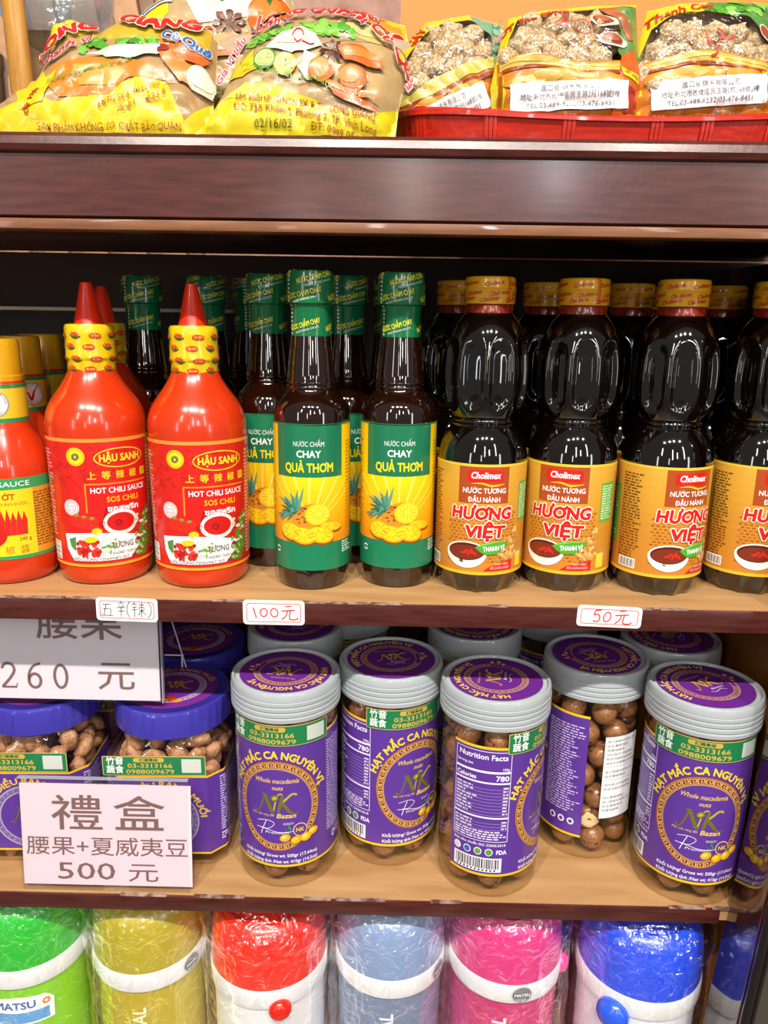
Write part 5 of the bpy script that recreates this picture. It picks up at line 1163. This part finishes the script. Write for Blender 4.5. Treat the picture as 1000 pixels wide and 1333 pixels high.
Pb_ = [(-66, -2), (-62, 40), (-72, 62), (-66, 80), (-50, 94), (-34, 102), (-10, 110), (40, 112), (62, 104), (70, 84), (68, 50), (66, 20), (62, -2)]
spice_bag(Pb_, (-0.1500, 0.0900, ZT + 0.0012), 0.30, 0.016, 6, 'spice bag standing behind the two front ones, an orange and star anise printed on it', 0.0, art_back)
# yellow topped bag leaning behind the centre
Pq = [(-60, -2), (-62, 40), (-52, 74), (-20, 96), (20, 100), (54, 92), (62, 60), (58, -2)]
def art_q(A, P):
    A.poly(P, '#e9c81c', 0); A.poly([(-58, 40), (-50, 72), (-20, 92), (20, 96), (50, 88), (56, 70), (10, 78), (-30, 66)], '#dd9a2a', 1); A.text('LONG QUANG', 0, 0, 11, '#d82218', 3, w=104, bold=.05, shear=.15, out=('#f6e8dc', .04), warp=lambda X, Y: (X, 74 + Y - X * X * .0016)); A.poly([(-30, 96), (0, 98), (30, 97), (40, 93), (0, 92)], '#e87424', 2)
spice_bag([(x * .95, y * .90) for x, y in Pq], (-0.0480, 0.0860, ZT + 0.0012), 0.30, 0.012, 9, 'orange yellow spice bag mostly hidden behind the lime printed one', 0.0, lambda A, P: (art_q(A, Pq), setattr(A, 'V', [(x * .95, y * .90, l) for x, y, l in A.V])))
# small plain piece: folded yellow packet at the far left behind --------------------
# --- red basket tray
M_red = mat('red_bamboo', '#c4260c', 0.35, coat=0.35, noise=(40, '#a3180a', 6, 0.3, 0.7, (1, 1, 10)), bump=(160, 0.25))
M_weave = mat('woven_bamboo', '#b8762c', 0.5, noise=(80, '#8d5418', 5, 0.3, 0.7))
def saddle(me):
    for v in me.vertices: v.co.z *= 1 + 0.75 * (v.co.x / 0.165) ** 2
    return me
bas = thing('basket_tray', 'shallow red bamboo basket tray holding the candy bags', 'basket', (0.1580, 0.1230, ZT + 0.0005), 0)
def ering(bm, rx, ry, prof, n=96):
    rings = []
    se = lambda q: math.copysign(abs(q) ** 0.62, q)
    for r, z in prof: rings.append([bm.verts.new(((rx + r) * se(math.sin(2 * PI * i / n)), -(ry + r) * se(math.cos(2 * PI * i / n)), z)) for i in range(n)])
    for i in range(n):
        for a, b in zip(rings, rings[1:] + rings[:1]): bm.faces.new((a[i], a[(i + 1) % n], b[(i + 1) % n], b[i]))
bm = bmesh.new(); ering(bm, .158, .094, [(0, 0.001), (0.0035, 0.001), (0.0085, 0.0165), (0.0045, 0.0170)]); bmesh.ops.recalc_face_normals(bm, faces=bm.faces); link('rim', saddle(finish(bm, M_red)), bas, 'wide red bamboo hoop')
bm = bmesh.new(); ering(bm, .1580, .0940, [(0.0080, 0.0145), (0.0100, 0.0150), (0.0100, 0.0172), (0.0084, 0.0185), (0.0040, 0.0185), (0.004, 0.0165)]); bmesh.ops.recalc_face_normals(bm, faces=bm.faces); link('rim_hoop', saddle(finish(bm, M_red)), bas)
bm = bmesh.new(); ering(bm, 0.066, 0.002, [(-0.0015, 0.001), (0.092, 0.001), (0.092, 0.003), (-0.0015, 0.003)], 64); bmesh.ops.recalc_face_normals(bm, faces=bm.faces); link('woven_base', finish(bm, M_weave), bas, 'brown woven base')
se_ = lambda q: math.copysign(abs(q) ** 0.62, q)
for a in (-52, -24, -6, 2, 10, 28, 54, 150, 200):
    bm = bmesh.new()
    for q in range(3): box(bm, -0.0045 + q * 0.003, -0.0012, 0.0, -0.0018 + q * 0.003, 0.0008, 0.0192, 0.0006)
    bmesh.ops.rotate(bm, cent=(0, 0, 0.0), matrix=Matrix.Rotation(0.22, 3, 'X'), verts=bm.verts)
    t_ = math.radians(a); px, py = .1625 * se_(math.sin(t_)), -.0985 * se_(math.cos(t_)); q2 = math.radians(a + 1); an = math.atan2(-.0985 * se_(math.cos(q2)) - py, .1625 * se_(math.sin(q2)) - px)
    bmesh.ops.rotate(bm, cent=(0, 0, 0), matrix=Matrix.Rotation(an, 3, 'Z'), verts=bm.verts); bmesh.ops.translate(bm, vec=(px, py, 0.0002), verts=bm.verts)
    link('binding', saddle(finish(bm, M_red)), bas)
# loose woven fringe at the right
# --- candy bags
M_sug = mat('sugared_candy', '#a08562', 0.6, noise=(420, '#d8c8a8', 4, 0.42, 0.66), bump=(420, 0.9))
def candy_mesh(seed):
    bm = bmesh.new(); bmesh.ops.create_icosphere(bm, subdivisions=3, radius=1.0); off = Vector((seed * 4.7, 0, 0))
    for v in bm.verts:
        n = v.co.normalized(); v.co = n * (0.0118 * (1 + 0.34 * mnoise.noise(n * 1.6 + off) + 0.09 * mnoise.noise(n * 6 + off)))
    return finish(bm, M_sug, 180)
cands = [candy_mesh(i) for i in range(5)]
CG_ = 'candied fruit bags in the red basket'
def importer(b, cx, cy, w_, rot, seed=0):
    A = Art(); c, s_ = math.cos(math.radians(rot)), math.sin(math.radians(rot)); tr = lambda x, y: (cx + x * c - y * s_, cy + x * s_ + y * c)
    A.rect(-w_ / 2, -9.5, w_ / 2, 9.5, '#e9e6ea', 0)
    A.text('進口商:碩禾有限公司', 0, 3.2, 3.2, '#6a6a72', 1, w=w_ * .50); A.text('地址:新北市板橋區民生路2段168號2樓', 0, -2.2, 3.2, '#6a6a72', 1, w=w_ * .84); A.text('TEL:03-489-9232|03-476-8451', 0, -7.4, 3.0, '#6a6a72', 1, w=w_ * .74)
    A.V = [(*tr(x, y), l) for x, y, l in A.V]
    link('importer_sticker', A.build(b.map(1, 0.0024), P_paper, du=3, dv=3, eps=.00026), b.root, 'white importer sticker')
def candy_bag(P, win, loc, lean, seed, label, fn, sticker, tilt=0.0, where=''):
    b = Bag('candy_bag', label, 'bag', P, loc, lean, 0.016, CG_, seed, tilt); b.back('#c8ad7c')
    A = Art(); fn(A); b.front(A)
    A = Art(); A.poly(win, '#ffffff'); b.front(A, M_win, 'window_film', 'clear window showing the candy')
    if sticker: importer(b, *sticker)
    R = random.Random(seed); lo = (min(p[0] for p in win), min(p[1] for p in win)); hi = (max(p[0] for p in win), max(p[1] for p in win))
    row = 0; yv = lo[1] - 3; Mx = Matrix.Translation(loc) @ Matrix.Rotation(tilt, 4, 'Z')
    while yv < hi[1] + 2:
        xv = lo[0] + (6 if row % 2 else -1)
        while xv < hi[0] + 2:
            if dist_poly(xv, yv, b.P) > 7.5 and dist_poly(xv, yv, [(p[0] * 1.0, p[1]) for p in win]) >= 0 and yv < hi[1] - 4:
                cl, sl = math.cos(lean), math.sin(lean); h = b.h(xv, yv) - 0.0105; V = yv * .001
                p = Mx @ Vector((xv * .001, V * sl - h * cl, V * cl + h * sl))
                o = link('candied_fruit', R.choice(cands)); o.location = p; o.rotation_euler = (R.uniform(0, 6), R.uniform(0, 6), R.uniform(0, 6)); k = R.uniform(.70, .88); o.scale = (k * 1.15, k, k)
                rw = ['in the lowest row', 'in the second row up', 'in the third row up', 'in the fourth row up', 'in the top row', 'in the top row'][row]; tag(o, 'sugar coated candied fruit lump ' + rw + ' ' + where, 'candy', 'candied fruit ' + rw + ' ' + where)
            xv += 15.5 + R.uniform(-1, 1)
        yv += 13.0; row += 1
    return b
def fruit_art(A, x0, x1, y0, ytop, seed):
    """orange yellow fruit slices printed under the window"""
    R = random.Random(seed)
    w_ = x1 - x0
    A.poly([(x0, y0), (x1, y0), (x1, ytop - 4)] + [(x1 - w_ * t, ytop + 2.6 * math.sin(t * 7 + seed)) for t in np.linspace(0, 1, 16)], '#e0861c', 0)
    for i, (f, c) in enumerate(((0, '#ecc64a'), (3.6, '#f0d878'))):
        A.poly([(x1 - w_ * t, ytop - 1 - f * .5 + 2.6 * math.sin(t * 7 + seed)) for t in np.linspace(0.02, .98, 16)] + [(x0 + w_ * t, ytop - 7 + f * .8 + 2.2 * math.sin((1 - t) * 7 + seed)) for t in np.linspace(0.02, .98, 16)], c, 1 + i)
    A.poly([(x0 + w_ * t, ytop - 9.5 + 2.2 * math.sin((1 - t) * 7 + seed)) for t in np.linspace(.04, .96, 14)] + [(x1 - w_ * t, ytop - 7 + 2.2 * math.sin(t * 7 + seed)) for t in np.linspace(.04, .96, 14)], '#a8481a', 3)
    blob(A, x0 + w_ * .34, ytop - 16, w_ * .30, 7, ['#e6961e', '#f0b03a', '#f4c45c'], 4, 4, seed, .04); blob(A, x0 + w_ * .76, ytop - 17, w_ * .22, 7, ['#e6961e', '#f0ac38'], 4, -8, seed + 1, .05)
# centre candy bag
P2 = [(-54, 0), (-56, 30), (-50, 60), (-44, 80), (-20, 86), (20, 90), (50, 91), (52, 60), (56, 34), (50, 2), (20, -3), (-30, -3)]
W2 = [(-48, 38), (-44, 62), (-38, 76), (-18, 82), (14, 84), (30, 80), (36, 66), (34, 50), (20, 42), (-10, 40)]
def a2(A):
    A.poly([(-54, 0), (-56, 30), (-50, 60), (-44, 80), (-20, 86), (20, 90), (50, 91), (50, 87), (14, 84), (-18, 82), (-38, 76), (-44, 62), (-48, 38), (-46, 20), (-50, 0)], '#f0dc18', 0)
    A.poly([(14, 84), (50, 88), (52, 60), (54, 44), (40, 46), (34, 50), (36, 66), (30, 80)], '#6f9c50', 0); A.poly([(18, 84), (34, 84), (42, 72), (46, 60), (42, 60), (34, 74)], '#c06a3a', 2)
    for cx, cy in ((24, 72), (30, 58)): blob(A, cx, cy, 11, 4.6, ['#f0e2cc', '#a8472a', '#c06a44'], 3, -6, int(cx), .04)
    fruit_art(A, -52, 54, 6, 45, 2); A.poly([(36, 48), (46, 54), (56, 34), (50, 2), (30, 4), (36, 24)], '#e06a1c', 5); A.poly([(38, 30), (48, 26), (50, 8), (40, 10)], '#b8381c', 6)
    A.poly([(-54, 0), (-30, -3), (20, -3), (50, 2), (52, 10), (20, 6), (-30, 6), (-52, 8)], '#d8a81c', 6); A.text('電話:03-489-9232', -2, 1.4, 3.2, '#4a4a20', 7, w=44, bold=.01)
    A.text('MỨT TẮC GỪNG', 0, 0, 4.6, '#d8281c', 2, w=54, bold=.04, warp=lambda X, Y: (-28 + X, 74.5 + Y + X * .34 - X * X * .0065)); A.poly([(36, 40), (50, 36), (50, 30), (38, 34)], '#f0dc18', 7); A.text('NET 200g', 44, 34, 2.0, '#4a4a10', 8, w=10, rot=-16)
    A.curve([(-12, 70), (-4, 74), (-2, 66), (4, 72), (12, 70), (14, 64), (8, 62), (2, 66)], .8, '#d8281c', 3); A.poly([(-4, 75), (-3, 68), (-9, 69)], '#d8281c', 3)
candy_bag(P2, W2, (0.1240, 0.0680, ZT + 0.0200), 0.20, 3, 'candied fruit bag in the middle of the red basket, straight white importer sticker', a2, (0, 18.5, 86, 3.0), 0.0, 'in the middle candy bag')
# right candy bag
P3 = [(-52, -2), (-54, 30), (-50, 60), (-44, 86), (-20, 92), (20, 94), (44, 92), (52, 60), (54, 30), (50, 8), (0, 0)]
W3 = [(-48, 30), (-50, 50), (-42, 70), (-24, 80), (0, 82), (26, 76), (44, 62), (46, 48), (20, 44), (-20, 42), (-36, 34)]
def a3(A):
    A.poly([(-52, -2), (-54, 30), (-50, 60), (-44, 86), (-20, 92), (20, 94), (44, 92), (40, 80), (26, 76), (0, 82), (-24, 80), (-42, 70), (-50, 50), (-48, 30), (-48, 0)], '#f0dc18', 0)
    A.poly([(-6, 82), (0, 93), (44, 92), (52, 60), (46, 48), (44, 62), (26, 76)], '#5f9a48', 1); leafy(A, 24, 84, 20, 5, 2, 61, 18); blob(A, 40, 66, 8, 4, ['#f0e2cc', '#b8502c'], 4, -40, 5, .04)
    fruit_art(A, -50, 53, 6, 48, 4); A.poly([(-52, -2), (0, 0), (50, 8), (51, 13), (0, 6), (-50, 5)], '#f0dc18', 6); A.text('電話:03-489-9232', 2, 6.4, 3.2, '#5a5a50', 7, w=44, rot=5, bold=.01)
    A.text('Thanh Cay', 0, 0, 6.0, '#d8281c', 2, w=50, bold=.03, warp=lambda X, Y: (-22 + X, 80.0 + Y + X * .30 - X * X * .004)); A.poly([(-46, 0), (-40, 6), (-34, 7), (-34, 1)], '#a83220', 7)
    for P_ in ([(-6, 62), (-4, 56), (0, 56)], [(2, 66), (6, 62), (4, 58)], [(4, 60), (12, 58), (14, 64)], [(4, 54), (2, 48), (-2, 46)]): A.curve(P_, 1.6, '#d83228', 3)
    A.rect(36, 30, 50, 38, '#f0c818', 6); A.text('NET 200g', 43, 33, 2.0, '#4a4a10', 7, w=10)
candy_bag(P3, W3, (0.2270, 0.0700, ZT + 0.0210), 0.20, 5, 'candied fruit bag at the right end of the red basket, yellow lower hem', a3, (-1, 22, 84, 5.0), 0.0, 'in the right candy bag')
# left tilted candy bag
P1 = [(-44, -2), (-52, 20), (-56, 40), (-40, 66), (-22, 86), (10, 92), (36, 84), (44, 60), (40, 20), (34, -2)]
W1 = [(-46, 30), (-40, 50), (-26, 70), (-8, 82), (12, 84), (26, 70), (28, 52), (10, 46), (-16, 34), (-34, 24)]
def a1(A):
    A.poly([(-52, 20), (-56, 40), (-40, 66), (-22, 86), (10, 92), (12, 84), (-8, 82), (-26, 70), (-40, 50), (-46, 30), (-46, 20)], '#ecd81a', 0); A.poly([(12, 84), (10, 92), (36, 84), (44, 60), (40, 40), (28, 52), (26, 70)], '#7fae8a', 0)
    for i in range(10): blob(A, 30 + (i % 3) * 4, 60 + (i // 3) * 7, 3.6, 2.8, ['#5c9a6c', '#9ac8a4'], 1, i * 30, i)
    A.poly([(-52, 20), (-44, -2), (34, -2), (40, 20), (42, 44), (28, 52), (10, 46), (-16, 34), (-34, 24), (-46, 30)], '#d8841c', 0)
    A.poly([(-46, 30), (-34, 24), (-16, 36), (10, 48), (28, 54), (30, 46), (8, 38), (-14, 26), (-36, 16), (-48, 20)], '#e0d060', 2); A.poly([(-44, 16), (-16, 24), (8, 36), (30, 44), (30, 41), (8, 32), (-14, 20), (-42, 11)], '#a8481a', 3)
    blob(A, -22, 14, 16, 7, ['#e6961e', '#f0b03a'], 4, 28, 3, .05); blob(A, 8, 28, 14, 6, ['#e6961e', '#f0b03a'], 4, 22, 4, .05)
    A.poly([(-8, -2), (34, 20), (38, 14), (34, -2)], '#5a3a14', 5); A.poly([(-12, -2), (-8, 10), (30, 26), (36, 22), (30, 18), (-2, 2)], '#e0621c', 6); A.text('GÂY', -27, 69, 6.4, '#d8281c', 2, w=17, bold=.04, rot=48)
candy_bag(P1, W1, (0.0420, 0.0850, ZT + 0.0180), 0.22, 7, 'candied fruit bag at the left end of the red basket, crooked importer sticker', a1, (-6, 12, 66, 24.0), 0.0, 'in the left candy bag')
# sliver of a fourth bag at the frame edge
P4 = [(-44, -2), (-48, 40), (-40, 86), (0, 92), (40, 86), (44, 30), (40, -2)]
def a4(A): A.poly(P4, '#e9d61a', 0); A.poly([(-30, 30), (-32, 60), (-20, 74), (20, 76), (32, 50), (20, 34)], '#a89478', 1); A.poly([(-46, 44), (-32, 48), (-30, 62), (-40, 70)], '#4f8f3c', 2); A.poly([(-44, 0), (40, 0), (42, 28), (-44, 34)], '#dd7f1c', 1)
b = Bag('candy_bag', 'yellow candy bag at the right edge of the photo, only a sliver showing', 'bag', P4, (0.3260, 0.1000, ZT + 0.0040), 0.25, 0.014, CG_, 8); b.back('#c8ad7c'); A = Art(); a4(A); b.front(A)
# --- loose things at the far left
stick = thing('bamboo_stick', 'pale bamboo stick standing at the far left behind the spice bag', 'stick', (-0.2910, 0.0950, ZT), 0)
bm = bmesh.new(); Pk = [(0.0105, 0), (0.0098, 0.02), (0.0092, 0.045), (0.0085, 0.0465), (0.0092, 0.048), (0.0088, 0.10), (0.0086, 0.20)]
lathe_bm([(0, 0)] + Pk + [(0, 0.20)], 20, None, bm=bm); bmesh.ops.scale(bm, vec=(1, .6, 1), verts=bm.verts); bmesh.ops.rotate(bm, cent=(0, 0, 0), matrix=Matrix.Rotation(-0.03, 3, 'Y'), verts=bm.verts)
link('shaft', finish(bm, mat('bamboo', '#c08a38', 0.4, coat=0.3, noise=(30, '#a87428', 5, 0.3, 0.7, (6, 6, 1)))), stick)
tb = thing('wooden_block', 'dark tan wooden block between the bamboo stick and the spice bag', 'block', (-0.2960, 0.1500, ZT + .0002), 0); bm = bmesh.new(); v_ = box(bm, -0.012, -0.012, 0, 0.012, 0.012, 0.105, 0.002); link('block', finish(bm, mat('old_brown_wood', '#7a5520', 0.5, noise=(30, '#5f3f14', 5, 0.3, 0.7, (6, 6, 1)))), tb)
M_met = mat('steel', '#b9bcc0', 0.25, metal=0.9)
tin = thing('steel_canister', 'shiny steel canister with a blue side at the far left edge', 'canister', (-0.3560, 0.1250, ZT + .0002), 0)
link('body', lathe([(0, 0), (0.034, 0), (0.035, 0.002), (0.035, 0.070), (0.036, 0.072), (0.036, 0.082), (0.033, 0.086), (0, 0.087)], M_met, 48), tin)
A = Art(); A.rect(-14, 8, 30, 56, '#4a6478', 0); A.rect(16, 8, 30, 60, '#6d8496', 1); link('side_label', A.build(cyl(0.035), P_lab, du=4), tin, 'dull blue label')
bl = thing('blue_bottle', 'small bright blue bottle top at the upper left edge', 'bottle', (-0.3920, 0.2000, ZT + .0002), 0)
link('body', lathe([(0, 0), (0.022, 0), (0.024, 0.003), (0.024, 0.085), (0.014, 0.100), (0.014, 0.104)], mat('pale_blue_plastic', '#8fb8d0', 0.3, coat=.4), 40), bl); link('cap', lathe([(0.0145, 0.1035), (0.020, 0.1035), (0.020, 0.140), (0.018, 0.143), (0, 0.143)], mat('blue_cap', '#1f86d8', 0.3, coat=.5), 40), bl)
pb = thing('plastic_tub', 'clear plastic tub resting on the wooden block, cut by the top edge', 'tub', (-0.2850, 0.1500, ZT + 0.1056), 0)
M_tub = clear_mat('tub_plastic', '#dbe4ec', 1.0, 0.05, 0.12, bump=(40, .8, 1), milky=0.22)
link('body', lathe([(0, 0.0), (0.026, 0.0), (0.033, 0.003), (0.042, 0.010), (0.047, 0.022), (0.050, 0.060)], M_tub, 56), pb); link('lid', lathe([(0.0505, 0.058), (0.053, 0.059), (0.053, 0.066), (0, 0.067)], M_tub, 56), pb)
# --- orange board behind the basket
ob = thing('orange_board', 'plain orange board standing behind the candy bags', 'board', (0.20, 0.300, ZT), 0)
link('panel', boxmesh((-0.200, -0.004, 0.0, 0.32, 0.004, 0.34), mat('orange_paint', '#ee7a22', 0.5)), ob)
link('foot', boxmesh((-0.15, -0.02, 0.0, 0.25, 0.02, 0.006), mat('orange_foot', '#c8611a', 0.5)), ob)
